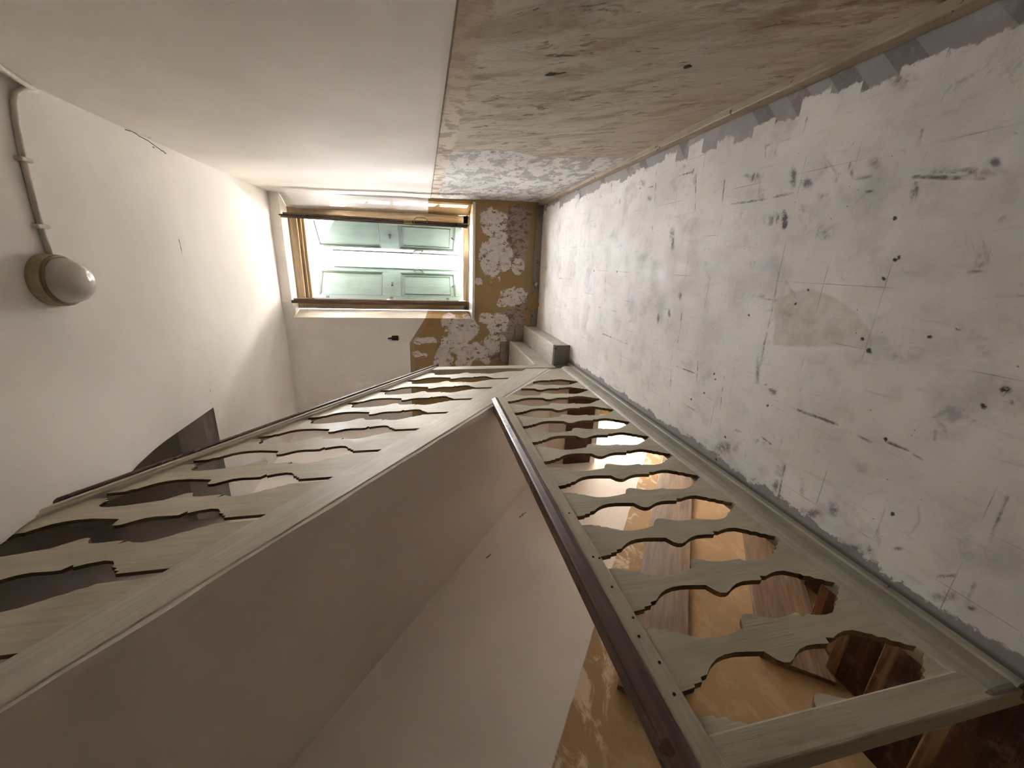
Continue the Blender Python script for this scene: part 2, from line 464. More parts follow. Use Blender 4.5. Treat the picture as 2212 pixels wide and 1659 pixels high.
def m_wood(name, a, b, axis='y', rough=0.5, spec=0.4, knots=True, rot=(0, 0, 0), dirt=0.0):
    n = NB(name); p = n.pos()
    sc = {'z': (22, 22, 1.3), 'y': (22, 1.3, 22), 'x': (1.3, 22, 22)}[axis]
    q = n.scale(p, (1, 1, 1), (0, 0, 0), rot)
    g = n.noise(2.0, 6, 0.6, n.scale(q, sc), 0.5); g2 = n.noise(0.8, 3, 0.5, n.scale(q, sc)); mid = n.noise(3, 4)
    c = n.mix(n.rng(g, 0.3, 0.7), a, b)
    c = n.mix(n.mul(n.rng(g2, 0.5, 0.7), 0.4), c, tuple(v * 0.6 for v in b[:3]) + (1,))
    if knots:
        v = n.voro(3.2, n.scale(q, {'z': (1, 1, 0.35), 'y': (1, 0.35, 1), 'x': (0.35, 1, 1)}[axis]))
        c = n.mix(n.rng(v, 0.05, 0.11, 0.75, 0.0), c, tuple(x * 0.35 for x in b[:3]) + (1,))
    if dirt:
        c = n.mix(n.mul(n.rng(n.noise(9, 6, 0.7), 0.5, 0.62), dirt), c, L(150, 128, 104))
    n.bump(g, 0.003, 0.7)
    return n.done(c, n.rng(mid, 0.3, 0.7, rough - 0.08, rough + 0.12), spec)

def m_plain(name, c, rough=0.5, metal=0.0, spec=0.5):
    n = NB(name); k = n.noise(30, 4, 0.6)
    col_ = n.mix(n.rng(k, 0.35, 0.7), c, tuple(v * 0.78 for v in c[:3]) + (1,))
    return n.done(col_, rough, spec, Metallic=metal)

# ------------------------------------------------------------------ surfaces
M_ceil = m_plaster('white_ceiling_plaster', L(240, 236, 232), 'crack')
M_soffit = m_plaster('white_soffit_plaster', L(230, 223, 216))
M_upper = m_plaster('upper_stairwell_plaster', L(214, 206, 198))
M_floor = m_floor()
M_right = m_wall_right()
M_end = m_wall_end()
M_left = m_wall_left()
M_rail = m_paint('grey_green_gloss_paint', L(194, 186, 164), L(164, 154, 130), 0.36, 'z')
M_railh = m_paint('grey_green_gloss_paint_rail', L(194, 186, 164), L(162, 152, 128), 0.36, 'y', 0.0, L(84, 70, 52))
M_string = m_paint('cream_string_paint', L(204, 198, 184), L(176, 167, 148), 0.34, 'y', 0.0, None, math.atan(0.78))
M_base = m_paint('worn_green_base_paint', L(176, 169, 152), L(128, 119, 102), 0.32, 'y', 0.03, L(70, 58, 46))
M_edge = m_wood('sawn_board_edge', L(124, 102, 70), L(90, 72, 48), 'z', 0.6, 0.25, False)
M_hand = m_wood('dark_brown_handrail', L(96, 66, 56), L(64, 42, 36), 'y', 0.30, 0.6, False)
M_step = m_paint('worn_pale_step_paint', L(196, 190, 178), L(150, 142, 130), 0.45, 'y', 0.05, L(96, 84, 72))
M_stepend = m_paint('chipped_grey_paint', L(126, 120, 112), L(92, 84, 76), 0.5, 'x', 0.10, L(52, 42, 36))
M_tread = m_wood('dark_brown_tread', L(92, 52, 32), L(58, 32, 20), 'x', 0.45, 0.4, False, dirt=0.35)
M_nose = m_wood('worn_tread_edge', L(160, 118, 82), L(108, 70, 46), 'x', 0.5, 0.35, False, dirt=0.5)
M_fascia = m_wood('dark_red_brown_fascia', L(96, 54, 34), L(64, 34, 20), 'x', 0.45, 0.35, False)
M_plank = m_wood('bare_pine_board', L(138, 115, 90), L(104, 82, 60), 'y', 0.55, 0.3, True, (0.655, 0, 0))
M_frame = m_wood('bare_window_wood', L(180, 160, 130), L(140, 118, 92), 'z', 0.5, 0.35, True)
M_case = m_wood('weathered_casement_wood', L(118, 96, 74), L(84, 66, 50), 'z', 0.5, 0.35, False)
M_sill = m_paint('white_gloss_paint', L(226, 222, 214), L(196, 190, 180), 0.4, 'x', 0.02, L(140, 120, 100))
M_skirt = m_paint('worn_skirting', L(176, 158, 132), L(132, 112, 88), 0.55, 'y', 0.08, L(70, 54, 40))
M_skirt2 = m_paint('grey_skirting', L(140, 130, 118), L(96, 86, 76), 0.55, 'x', 0.08, L(50, 40, 32))
M_green = m_paint('pale_green_shutter_paint', L(70, 88, 80), L(56, 74, 67), 0.5, 'z', 0.0)
M_groove = m_paint('shade_painted_moulding', L(48, 64, 56), L(36, 50, 44), 0.5, 'z')  # shadow gaps round the shutter panels, put into a darker moulding colour
M_iron = m_plain('dark_iron', L(48, 46, 44), 0.5, 0.6)
M_brass = m_plain('worn_brass', L(150, 128, 84), 0.35, 0.8)
M_tube = m_paint('painted_conduit', L(206, 198, 188), L(176, 166, 156), 0.5, 'x')
M_cer = m_plain('yellowed_lamp_base', L(176, 160, 128), 0.4)
M_ring = m_plain('tarnished_lamp_ring', L(128, 112, 84), 0.4, 0.3)
M_black = m_plain('black_recess', L(12, 10, 9), 0.9)
g = NB('frosted_lamp_glass'); g.b.inputs['Coat Weight'].default_value = 0.6; g.b.inputs['Coat Roughness'].default_value = 0.05
M_lamp = g.done(g.mix(g.noise(14, 3), L(214, 210, 204), L(186, 180, 172)), 0.28, 0.6)
g = NB('window_glass')
tr = g.n.new('ShaderNodeBsdfTransparent'); gl = g.n.new('ShaderNodeBsdfGlossy'); gl.inputs['Roughness'].default_value = 0.03
fr_ = g.n.new('ShaderNodeFresnel'); fr_.inputs['IOR'].default_value = 1.45
mx = g.n.new('ShaderNodeMixShader'); g.lk(fr_.outputs[0], mx.inputs[0]); g.lk(tr.outputs[0], mx.inputs[1]); g.lk(gl.outputs[0], mx.inputs[2])
g.lk(mx.outputs[0], g.n['Material Output'].inputs['Surface']); M_glass = g.m
M_house = m_plaster('sunlit_render', L(236, 230, 220))
M_ground = m_plain('pale_street', L(190, 184, 174), 0.9)
M_outer = m_plaster('outer_masonry', L(214, 206, 194))
M_slab = m_plaster('slab_plaster', L(206, 198, 188))

XR0, XR1 = 0.735, 0.645        # the right-hand wall leans in: at the floor, at the ceiling
FZ, CZ = -1.5, 1.62
def xwall(z): return XR0 + (XR1 - XR0) * (z - FZ) / (CZ - FZ)
ZD = -0.116
YE = 5.10
XL = -2.15
XB = -1.02

FL_LINES=[(0.656,2.557,0.390,2.516,0.004),(0.637,2.770,0.534,2.744,0.004),(0.534,2.744,0.517,2.565,0.004),(0.630,2.338,0.534,2.324,0.004),(0.534,2.324,0.529,2.171,0.004),(0.572,2.478,0.541,2.326,0.004),(0.543,2.164,0.519,2.169,0.004),(0.512,2.135,0.322,2.093,0.004),(0.415,2.311,0.348,2.274,0.004),(0.440,1.898,0.322,1.883,0.004),(0.322,1.883,0.316,1.612,0.004),(0.316,1.612,0.321,1.475,0.004),(0.697,3.397,0.571,3.390,0.004),(0.587,3.664,0.567,3.365,0.004),(0.708,3.636,0.528,3.606,0.004),(0.683,3.207,0.466,3.163,0.004),(0.609,2.980,0.479,2.977,0.004),(0.212,3.773,-0.116,3.728,0.002),(0.179,3.148,-0.019,3.122,0.002),(-0.099,3.329,-0.338,3.298,0.002),(-0.338,3.298,-0.337,2.884,0.002),(-0.090,3.128,-0.357,3.086,0.002),(0.073,3.962,-0.125,3.934,0.002),(-0.047,4.371,-0.143,4.350,0.002),(-0.143,4.350,-0.131,3.914,0.002),(-0.346,4.114,-0.561,4.085,0.002),(-0.561,4.085,-0.555,3.852,0.002),(-0.470,3.909,-0.627,3.892,0.002),(-0.539,3.078,-0.591,3.065,0.002),(-0.496,2.669,-0.549,2.645,0.002),(-0.327,2.043,-0.420,2.049,0.002),(0.160,4.599,-0.081,4.570,0.002),(-0.308,3.699,-0.340,4.055,0.002),(0.008,1.452,-0.119,1.442,0.002),(-0.551,3.088,-0.550,2.626,0.004),(-0.239,2.055,-0.327,2.043,0.004),(-0.285,2.294,-0.332,2.274,0.004),(-0.119,1.442,-0.309,1.443,0.004),(-0.108,1.556,-0.112,1.425,0.004),(0.622,1.488,0.511,1.494,0.003),(0.539,1.668,0.534,1.501,0.003),(0.534,1.278,0.447,1.270,0.003),(0.447,1.270,0.423,1.303,0.003),(0.386,1.261,0.329,1.258,0.003),(0.329,1.258,0.330,1.174,0.003),(0.436,1.060,0.393,1.060,0.003),(0.599,1.691,0.493,1.662,0.003),(0.303,1.043,0.269,0.871,0.006),(-0.107,1.557,-0.113,1.418,0.004),(-0.320,1.440,-0.491,1.434,0.004),(-0.532,1.306,-0.536,1.223,0.006),(-0.534,1.208,-0.530,1.042,0.006),(-0.749,1.490,-0.745,1.356,0.006),(-0.718,1.344,-0.728,1.286,0.004),(-0.541,0.990,-0.545,0.922,0.004),(-0.522,0.881,-0.524,0.818,0.004),(-0.563,2.026,-0.559,1.862,0.004),(-0.784,1.197,-0.953,1.187,0.004),(-0.530,0.800,-0.538,0.761,0.004),(-0.947,0.727,-0.825,0.612,0.004),(-0.815,0.570,-0.954,0.568,0.004),(-0.784,1.410,-0.894,1.395,0.004),(-0.486,1.845,-0.627,1.821,0.002),(-0.514,1.636,-0.764,1.609,0.002),(-0.543,2.074,-0.890,2.017,0.002),(-0.768,2.023,-0.762,1.749,0.002),(-0.371,0.785,-0.462,0.767,0.002),(-0.543,0.587,-0.588,0.585,0.002),(-0.588,0.585,-0.719,0.578,0.002)]
FL_SMEARS=[(0.424,1.713,-0.009,-0.053,-0.016,-0.005,0.900,0.000),(0.345,1.641,-0.003,-0.022,-0.027,-0.008,0.700,0.000),(0.379,1.488,-0.003,-0.015,-0.039,-0.011,0.900,0.000),(0.226,1.540,-0.006,-0.070,-0.026,-0.007,0.800,0.000),(0.221,1.485,-0.001,-0.014,-0.035,-0.010,1.000,1.000),(0.185,2.268,-0.002,-0.032,-0.059,-0.016,0.700,0.000),(0.565,2.718,-0.007,-0.043,-0.033,-0.009,0.600,0.000),(0.475,2.135,-0.003,-0.017,-0.040,-0.011,0.600,0.000),(0.037,1.597,0.000,-0.029,-0.019,-0.005,0.700,0.000),(-0.044,1.538,0.002,-0.034,-0.060,-0.017,0.350,0.000),(-0.101,1.529,0.003,-0.038,-0.010,-0.003,0.800,0.000),(-0.148,2.098,0.001,-0.016,-0.022,-0.006,0.800,0.000),(-0.262,2.175,0.002,-0.013,-0.026,-0.007,0.700,0.000),(0.453,2.593,-0.004,-0.032,-0.024,-0.006,0.600,0.000),(0.493,3.052,-0.007,-0.053,-0.028,-0.007,0.500,0.000),(-0.309,2.287,0.002,-0.017,-0.036,-0.009,0.700,0.000),(0.232,1.398,-0.003,-0.033,-0.057,-0.016,0.400,0.000),(0.598,1.160,-0.018,-0.048,-0.028,-0.008,0.500,0.000),(0.352,1.422,-0.005,-0.028,-0.021,-0.006,0.800,0.000),(0.368,1.173,-0.005,-0.024,-0.024,-0.007,0.500,0.000),(0.296,0.932,-0.017,-0.090,-0.014,-0.004,0.600,0.000),(0.307,0.863,-0.003,-0.015,-0.013,-0.004,0.700,0.000),(0.269,1.028,-0.001,-0.009,-0.033,-0.010,0.700,0.000),(0.291,1.341,-0.003,-0.021,-0.018,-0.005,0.500,0.000),(0.378,1.491,-0.003,-0.018,-0.039,-0.011,0.700,0.000),(0.415,1.703,-0.009,-0.052,-0.019,-0.005,0.800,0.000),(0.392,1.350,-0.002,-0.010,-0.020,-0.006,0.500,0.000),(0.343,1.640,-0.003,-0.022,-0.027,-0.008,0.800,0.000),(0.326,1.193,-0.009,-0.054,-0.012,-0.004,0.400,0.000),(0.364,1.250,-0.002,-0.008,-0.025,-0.007,0.700,0.000),(0.281,1.168,-0.002,-0.015,-0.005,-0.001,0.800,2.000),(0.487,1.349,-0.024,-0.096,-0.053,-0.015,0.180,0.000),(0.368,0.841,-0.002,-0.006,-0.006,-0.002,0.800,2.000),(0.167,1.326,-0.005,-0.071,-0.033,-0.009,0.600,0.000),(0.146,1.280,-0.002,-0.029,-0.018,-0.005,0.500,0.000),(0.213,1.382,-0.007,-0.080,-0.043,-0.012,0.300,0.000),(0.257,1.030,-0.002,-0.014,-0.030,-0.009,0.500,0.000),(-0.243,1.016,0.002,-0.009,-0.009,-0.003,1.000,1.000),(0.026,0.820,0.001,-0.021,-0.004,-0.001,0.600,0.000),(0.043,0.814,0.000,-0.013,-0.003,-0.001,0.500,0.000),(-0.270,0.669,0.003,-0.009,-0.008,-0.002,1.000,1.000),(-0.134,0.811,0.001,-0.005,-0.003,-0.001,1.000,1.000),(-0.206,0.668,0.001,-0.005,-0.003,-0.001,1.000,1.000),(-0.237,0.916,0.015,-0.062,-0.015,-0.005,0.350,0.000),(-0.494,1.350,0.005,-0.016,-0.013,-0.004,0.900,2.000),(-0.480,1.381,0.003,-0.010,-0.004,-0.001,0.900,1.000),(0.163,0.803,-0.003,-0.029,-0.019,-0.006,0.300,0.000),(0.056,0.848,0.000,-0.122,-0.136,-0.040,0.150,2.000),(-0.174,0.740,0.019,-0.088,-0.083,-0.024,0.200,0.000),(0.171,1.194,-0.003,-0.039,-0.006,-0.002,0.300,0.000),(-0.874,1.536,0.040,-0.081,-0.034,-0.009,0.600,0.000),(-0.741,1.338,0.020,-0.041,-0.016,-0.005,0.600,0.000),(-0.822,1.220,0.017,-0.029,-0.036,-0.010,0.600,0.000),(-0.896,1.212,0.011,-0.018,-0.029,-0.008,0.700,0.000),(-0.831,1.100,0.011,-0.018,-0.047,-0.013,0.500,0.000),(-0.921,1.045,0.045,-0.064,-0.020,-0.006,0.600,0.000),(-0.842,0.965,0.013,-0.018,-0.031,-0.009,0.600,0.000),(-0.940,0.863,0.038,-0.045,-0.015,-0.004,0.800,0.000),(-0.917,0.827,0.015,-0.018,-0.020,-0.006,0.900,0.000),(-0.942,0.806,0.019,-0.021,-0.023,-0.007,0.600,0.000),(-0.849,0.812,0.007,-0.008,-0.033,-0.010,0.500,0.000),(-0.647,0.925,0.024,-0.042,-0.034,-0.010,0.250,2.000),(-0.906,0.612,0.028,-0.027,-0.017,-0.005,0.600,0.000),(-0.888,0.556,0.009,-0.008,-0.008,-0.002,0.800,0.000),(-0.358,0.738,0.007,-0.018,-0.019,-0.005,0.350,2.000),(-0.274,0.667,0.003,-0.010,-0.017,-0.005,0.800,0.000),(-0.299,0.650,0.002,-0.006,-0.006,-0.002,0.900,0.000),(-0.496,1.343,0.007,-0.021,-0.019,-0.005,0.900,2.000),(-0.847,0.752,0.010,-0.012,-0.005,-0.002,0.600,0.000),(-0.469,1.211,0.005,-0.015,-0.040,-0.011,0.400,0.000),(-0.620,1.548,0.018,-0.050,-0.041,-0.011,0.250,0.000),(-0.434,1.444,0.003,-0.011,-0.060,-0.017,0.500,0.000),(-0.693,0.778,0.038,-0.056,-0.158,-0.046,0.150,0.000),(-0.706,0.632,0.028,-0.035,-0.117,-0.035,0.250,0.000),(-0.431,1.052,0.015,-0.043,-0.012,-0.003,0.200,0.000)]
FL_DOTS=[(0.187,1.063,0.007),(0.058,1.025,0.007),(0.065,1.015,0.007),(-0.115,1.336,0.007),(-0.056,1.297,0.007),(-0.207,1.049,0.007),(-0.166,0.867,0.007),(-0.002,1.041,0.007),(-0.192,1.563,0.007),(-0.521,1.708,0.008),(-0.547,1.692,0.008),(-0.713,1.842,0.008),(-0.569,1.349,0.008),(-0.815,1.544,0.008),(-0.957,1.571,0.008),(-0.516,0.886,0.008),(-0.327,0.697,0.008),(-0.746,0.798,0.008),(-0.644,1.753,0.008),(-0.036,3.372,0.012),(-0.032,2.939,0.012)]
FL_PATCH=[(-0.110,1.442),(-0.064,1.353),(-0.051,1.285),(-0.064,1.229),(-0.097,1.135),(-0.142,1.070),(-0.190,1.019),(-0.226,1.013),(-0.301,1.391)]
EW_BLOBS=[(0.473,-0.838,0.149,0.128),(0.039,-0.859,0.255,0.155),(0.263,-0.931,0.334,0.130),(0.045,-1.015,0.170,0.109),(-0.033,-1.212,0.104,0.086),(0.468,-0.751,0.095,0.046),(-0.415,-1.166,0.133,0.164),(-0.507,-1.014,0.060,0.075),(-0.238,-0.703,0.046,0.048),(-0.782,-0.959,0.137,0.177),(-0.722,-0.802,0.086,0.112),(-0.785,-0.346,0.134,0.120),(-0.845,-0.497,0.154,0.214),(-1.030,-0.405,0.189,0.184),(-1.248,-0.251,0.160,0.135),(-1.158,-0.621,0.128,0.252),(-1.033,-0.934,0.141,0.192),(-1.289,-0.812,0.052,0.064),(-1.009,0.071,0.055,0.088),(-0.997,-0.046,0.043,0.118),(-1.180,0.106,0.043,0.059),(-1.200,0.018,0.031,0.059),(-1.284,-0.497,0.097,0.125)]
EW_MAUVE=[(0.493,-1.189,0.217,0.180),(0.219,-1.171,0.225,0.170),(-0.473,-1.263,0.159,0.127),(-0.907,-1.090,0.256,0.161),(-0.719,-1.179,0.188,0.161),(-1.162,-1.002,0.163,0.162)]
RW_CRACK=[(3.053,-0.123),(2.978,-0.164),(2.992,-0.334),(2.869,-0.475),(2.885,-0.661),(2.927,-0.731),(2.940,-0.942),(2.839,-1.277)]
RW_HOLES=[(1.732,-0.502),(1.691,-0.560),(1.555,-0.985),(1.543,-0.380),(1.597,-0.395)]
def ar(a, b, st): return np.arange(a, b + st * 0.5, st)

# ---- floor
def f_lines(U, V, X, Y, Z):
    d = np.full(X.shape, 1.0)
    for x0, y0, x1, y1, w in FL_LINES:
        d = np.minimum(d, seg_dist(X, Y, x0, y0, x1, y1) - w * 0.6)
    return np.minimum(d, 0.2)
def f_smear(kind):
    def fn(U, V, X, Y, Z):
        o = np.zeros(X.shape)
        for x, y, ux, uy, vx, vy, st, k in FL_SMEARS:
            if int(k) != kind: continue
            det = ux * vy - uy * vx
            a = ((X - x) * vy - (Y - y) * vx) / det; b = (-(X - x) * uy + (Y - y) * ux) / det
            o = np.maximum(o, st * np.exp(-(a * a + b * b) * 0.9))
        return o
    return fn
def f_dots(U, V, X, Y, Z):
    d = np.full(X.shape, 0.2)
    for x, y, r in FL_DOTS: d = np.minimum(d, np.hypot(X - x, Y - y) - r * 0.62)
    return d
def f_patch(U, V, X, Y, Z):
    d = np.full(X.shape, 1e9); ins = np.zeros(X.shape, bool); n = len(FL_PATCH)
    for i in range(n):
        (x0, y0), (x1, y1) = FL_PATCH[i], FL_PATCH[(i + 1) % n]
        d = np.minimum(d, seg_dist(X, Y, x0, y0, x1, y1))
        c = ((y0 > Y) != (y1 > Y)) & (X < (x1 - x0) * (Y - y0) / (y1 - y0 + 1e-12) + x0)
        ins ^= c
    return np.minimum(np.where(ins, -d, d), 0.3)
ys = np.concatenate([ar(-2.6, 0.2, 0.1)[:-1], ar(0.2, 2.2, 0.006)[:-1], ar(2.2, 5.14, 0.012)])
floor = grid_obj('floor', ar(-1.04, 0.765, 0.006), ys, lambda U, V: (U, V, FZ + wav(U, V, 3, 0.0015, 2, 9)), M_floor,
                 attrs=dict(lines=f_lines, smear=f_smear(0), purple=f_smear(1), brown=f_smear(2), dots=f_dots, patch=f_patch,
                            dwall=lambda U, V, X, Y, Z: XR0 - X, drail=lambda U, V, X, Y, Z: X + 0.995))
tag(floor, 'bare whitish floor with dark smears and ghost lines of lifted tiles', kind='structure')
child(box('landing_slab', -1.02, 0.80, -2.6, 5.12, -1.81, -1.512, M_slab), floor)
child(box('far_landing_slab', XL - 0.05, -1.02, 3.72, 5.12, -1.81, -1.51, M_slab), floor)
child(box('near_landing_boards', XL - 0.05, -1.02, -2.6, 0.32, -1.81, -1.505, M_tread), floor)

# ---- ceiling with the stair opening
def seglist(P): return [(P[i], P[i + 1]) for i in range(len(P) - 1)]
CK = [(-0.844, 3.334), (-0.972, 3.264), (-1.118, 3.229)]
CK2 = [(0.076, 3.248), (-0.06, 3.252)]
CK3 = [(0.629, 2.938), (0.628, 3.054), (0.598, 3.239), (0.58, 3.30)]
def c_crack(U, V, X, Y, Z):
    d = np.full(X.shape, 0.2)
    for P in (CK, CK2, CK3):
        for a, b in seglist(P): d = np.minimum(d, seg_dist(X, Y, *a, *b))
    return d
def sstep(t): t = np.clip(t, 0, 1); return t * t * (3 - 2 * t)
def c_near(U, V):
    e = -1.155 + 0.137 * sstep((2.15 - V) / 0.35) + wav(V, 0 * V, 5, 0.006, 15, 60) * sstep((2.4 - V) / 0.3)
    x = e + (0.76 - e) * U
    z = CZ + wav(x, V, 8, 0.004, 1, 5) - 0.125 * sstep((2.7 - V) / 1.0) * sstep((-0.45 - x) / 0.57)
    return x, V, z
ceil = grid_obj('ceiling', np.concatenate([ar(0, 0.2, 0.01), ar(0.22, 1.0, 0.02)]), np.concatenate([ar(-2.6, 0.7, 0.1), ar(0.8, 3.24, 0.015), [3.25]]),
                c_near, M_ceil, attrs=dict(crack=c_crack), flip=True)
child(grid_obj('far_ceiling', ar(XL - 0.05, 0.76, 0.03), ar(3.25, 5.15, 0.03), lambda U, V: (U, V, CZ + wav(U, V, 8, 0.004, 1, 5)), M_ceil, attrs=dict(crack=c_crack), flip=True), ceil)
def crack(path, root, axis):
    r = random.Random(len(path) * 7 + int(abs(path[0][1]) * 100)); P_ = []
    for (a, b) in zip(path[:-1], path[1:]):
        for t in (0, 0.2, 0.4, 0.6, 0.8):
            q = [a[i] + (b[i] - a[i]) * t for i in range(3)]
            for i in range(3):
                if i != axis: q[i] += r.uniform(-0.006, 0.006)
            P_.append(q)
    P_.append(path[-1])
    return tube('plaster_crack', P_, 0.0022, M_crackdark, root, 6)
M_crackdark = m_plain('crack_shadow', L(58, 48, 40), 0.9)
crack([(-0.80, 3.345, 1.618), (-0.972, 3.264, 1.618), (-1.118, 3.229, 1.618)], ceil, 2)
crack([(0.640, 2.938, 1.616), (0.636, 3.054, 1.616), (0.610, 3.239, 1.617), (0.60, 3.30, 1.617)], ceil, 2)
tag(ceil, 'white plastered ceiling with a hairline crack by the stair opening', kind='structure')
child(box('upper_floor_slab', -1.03, 0.80, -2.6, 5.12, 1.65, 1.90, M_slab), ceil)
child(box('upper_far_slab', XL - 0.05, -1.03, 3.36, 5.12, 1.65, 1.90, M_slab), ceil)
# rounded plaster nosing at the far end of the opening
pts = [(3.25 + 0.11 * (1 - math.sin(a)), CZ + 0.11 * (1 - math.cos(a)) + 0.0) for a in np.linspace(0, math.pi / 2, 9)]
nose = [(3.37, CZ + 0.004)] + [(3.26 + 0.11 * (1 - math.sin(a)), CZ + 0.004 + 0.11 * (1 - math.cos(a))) for a in np.linspace(0, math.pi / 2, 9)] + [(3.26, 1.90), (3.37, 1.90)]
child(prism_x('opening_nosing', nose, XL - 0.02, -1.10, M_ceil), ceil)
child(prism_x('opening_side', [(2.2, CZ + 0.01), (3.3, CZ + 0.01), (3.3, 1.9), (2.2, 1.9)], -1.14, -1.06, M_ceil), ceil)

# ---- right-hand wall
def r_fn(U, V):
    x = xwall(V) + np.where(V < ZD, 0.005, 0.0) + wav(U, V, 21, 0.005, 1, 6)
    return x, U, V
def r_crack(P):
    def fn(U, V, X, Y, Z):
        d = np.full(X.shape, 0.2)
        for a, b in seglist(P): d = np.minimum(d, seg_dist(Y, Z, *a, *b))
        return d
    return fn
def r_holes(U, V, X, Y, Z):
    h = RW_HOLES
    d = np.minimum(seg_dist(Y, Z, *h[0], h[0][0] - 0.012, h[0][1] - 0.01) - 0.012, np.hypot(Y - h[2][0], Z - h[2][1]) - 0.013)
    return np.minimum(np.minimum(d, seg_dist(Y, Z, *h[0], *h[1]) - 0.003), 0.2)
def r_beyond(U, V, X, Y, Z):
    P = RW_CRACK[::-1]
    return np.clip(Y - np.interp(Z, [p[1] for p in P], [p[0] for p in P]), -0.3, 0.3)
zz = np.concatenate([ar(-1.56, ZD - 0.014, 0.012), [ZD - 0.002, ZD + 0.002], ar(ZD + 0.03, 1.68, 0.035)])
wall_r = grid_obj('wall_right', np.concatenate([ar(-2.6, 0.4, 0.1)[:-1], ar(0.4, 5.13, 0.012)]), zz, r_fn, M_right, flip=False,
                  attrs=dict(ddado=lambda U, V, X, Y, Z: ZD - V, beyond=r_beyond, holes=r_holes, crack=r_crack(RW_CRACK),
                             crack2=r_crack([(2.938, 1.606), (3.054, 1.60), (3.239, 1.58)])))
tag(wall_r, 'white wall with a peeling beige dado below', kind='structure')
child(box('masonry', 0.775, 1.1, -2.7, 5.7, -5.2, 4.4, M_outer), wall_r)
bb = prism_x('baseboard_right', [(-2.6, -1.5), (5.09, -1.5), (5.09, -1.435), (-2.6, -1.435)], 0.706, 0.75, M_skirt, bevel=0.006)
tag(bb, 'narrow worn skirting strip along the right-hand wall', kind='structure')

# ---- end wall with the window opening
WX0, WX1, WZ0, WZ1 = -0.712, 0.662, -0.615, 1.512
LX0, LX1, LZ0, LZ1 = -1.8, -0.9, -3.6, -2.3
ux = sorted(set(np.round(np.concatenate([ar(XL - 0.1, 0.78, 0.02), [WX0, WX1, LX0, LX1]]), 4)))
uz = sorted(set(np.round(np.concatenate([ar(-5.2, -1.7, 0.1), ar(-1.6, 0.3, 0.02), ar(0.36, 1.70, 0.06), [WZ0, WZ1, LZ0, LZ1]]), 4)))
def e_keep(u, v):
    w = (u > WX0) & (u < WX1) & (v > WZ0) & (v < WZ1)
    l = (u > LX0) & (u < LX1) & (v > LZ0) & (v < LZ1)
    return ~(w | l)
def e_dado(X, Z):
    t = np.interp(X, [-3, -1.03, -0.60, 2], [0.195, 0.188, -0.09, -0.09])
    return t - Z
def blobs(lst):
    def fn(U, V, X, Y, Z):
        d = np.full(X.shape, 2.0)
        for x, z, rx, rz in lst: d = np.minimum(d, np.hypot((X - x) / (rx * 0.95), (Z - z) / (rz * 0.95)) - 1)
        return d
    return fn
EA = dict(ddado=lambda U, V, X, Y, Z: e_dado(X, Z), blobs=blobs(EW_BLOBS), mauve=blobs(EW_MAUVE))
wall_e = grid_obj('wall_end', np.array(ux), np.array(uz), lambda U, V: (U, YE + wav(U, V, 33, 0.003, 1, 6) * ((np.abs(U) < 0.64) & (V > -0.5) == 0), V), M_end, keep=e_keep, attrs=EA)
tag(wall_e, 'end wall with ochre dado and flaking white patches', kind='structure')
# splayed reveals of the window
FX0, FX1, FY = -0.632, 0.545, 5.42
def reveal(name, P0, P1, P2, P3, n=24):
    P = [np.array(q, float) for q in (P0, P1, P2, P3)]
    t = np.linspace(0, 1, n + 1)
    def fn(U, V):
        c = [(1 - U) * (1 - V) * P[0][i] + U * (1 - V) * P[1][i] + U * V * P[2][i] + (1 - U) * V * P[3][i] for i in range(3)]
        return c[0], c[1], c[2]
    o = grid_obj(name, t, np.linspace(0, 1, 97), fn, M_end, attrs=EA)
    return child(o, wall_e)
reveal('reveal', (WX0, YE - 0.002, WZ0), (FX0 - 0.02, FY + 0.02, WZ0), (FX0 - 0.02, FY + 0.02, WZ1 + 0.02), (WX0, YE - 0.002, WZ1))
reveal('reveal', (WX1 + 0.03, YE - 0.004, WZ0), (FX1 + 0.02, FY + 0.02, WZ0), (FX1 - 0.03, FY + 0.02, WZ1 + 0.02), (WX1, YE - 0.004, WZ1))
child(mesh_obj('reveal_head', [(WX0, YE - 0.002, WZ1), (WX1 + 0.03, YE - 0.002, WZ1), (FX1 + 0.1, FY + 0.06, WZ1 + 0.025), (FX0 - 0.1, FY + 0.06, WZ1 + 0.025)], [(0, 1, 2, 3)], M_ceil), wall_e)
child(box('masonry_block', XL - 0.4, WX0 - 0.02, 5.12, 5.6, WZ0, 2.2, M_outer), wall_e)
child(box('masonry_block', XL - 0.4, 0.8, 5.12, 5.6, LZ1, WZ0 - 0.02, M_outer), wall_e)
child(box('masonry_block', XL - 0.4, 0.8, 5.12, 5.6, WZ1 + 0.03, 4.4, M_outer), wall_e)
child(box('masonry_block', WX1 + 0.04, 1.1, 5.12, 5.6, -5.2, 4.4, M_outer), wall_e)
child(box('masonry_block', XL - 0.4, LX0, 5.12, 5.6, LZ0, LZ1, M_outer), wall_e)
child(box('masonry_block', LX1, 0.8, 5.12, 5.6, LZ0, LZ1, M_outer), wall_e)
child(box('masonry_block', XL - 0.4, 0.8, 5.12, 5.6, -5.2, LZ0, M_outer), wall_e)
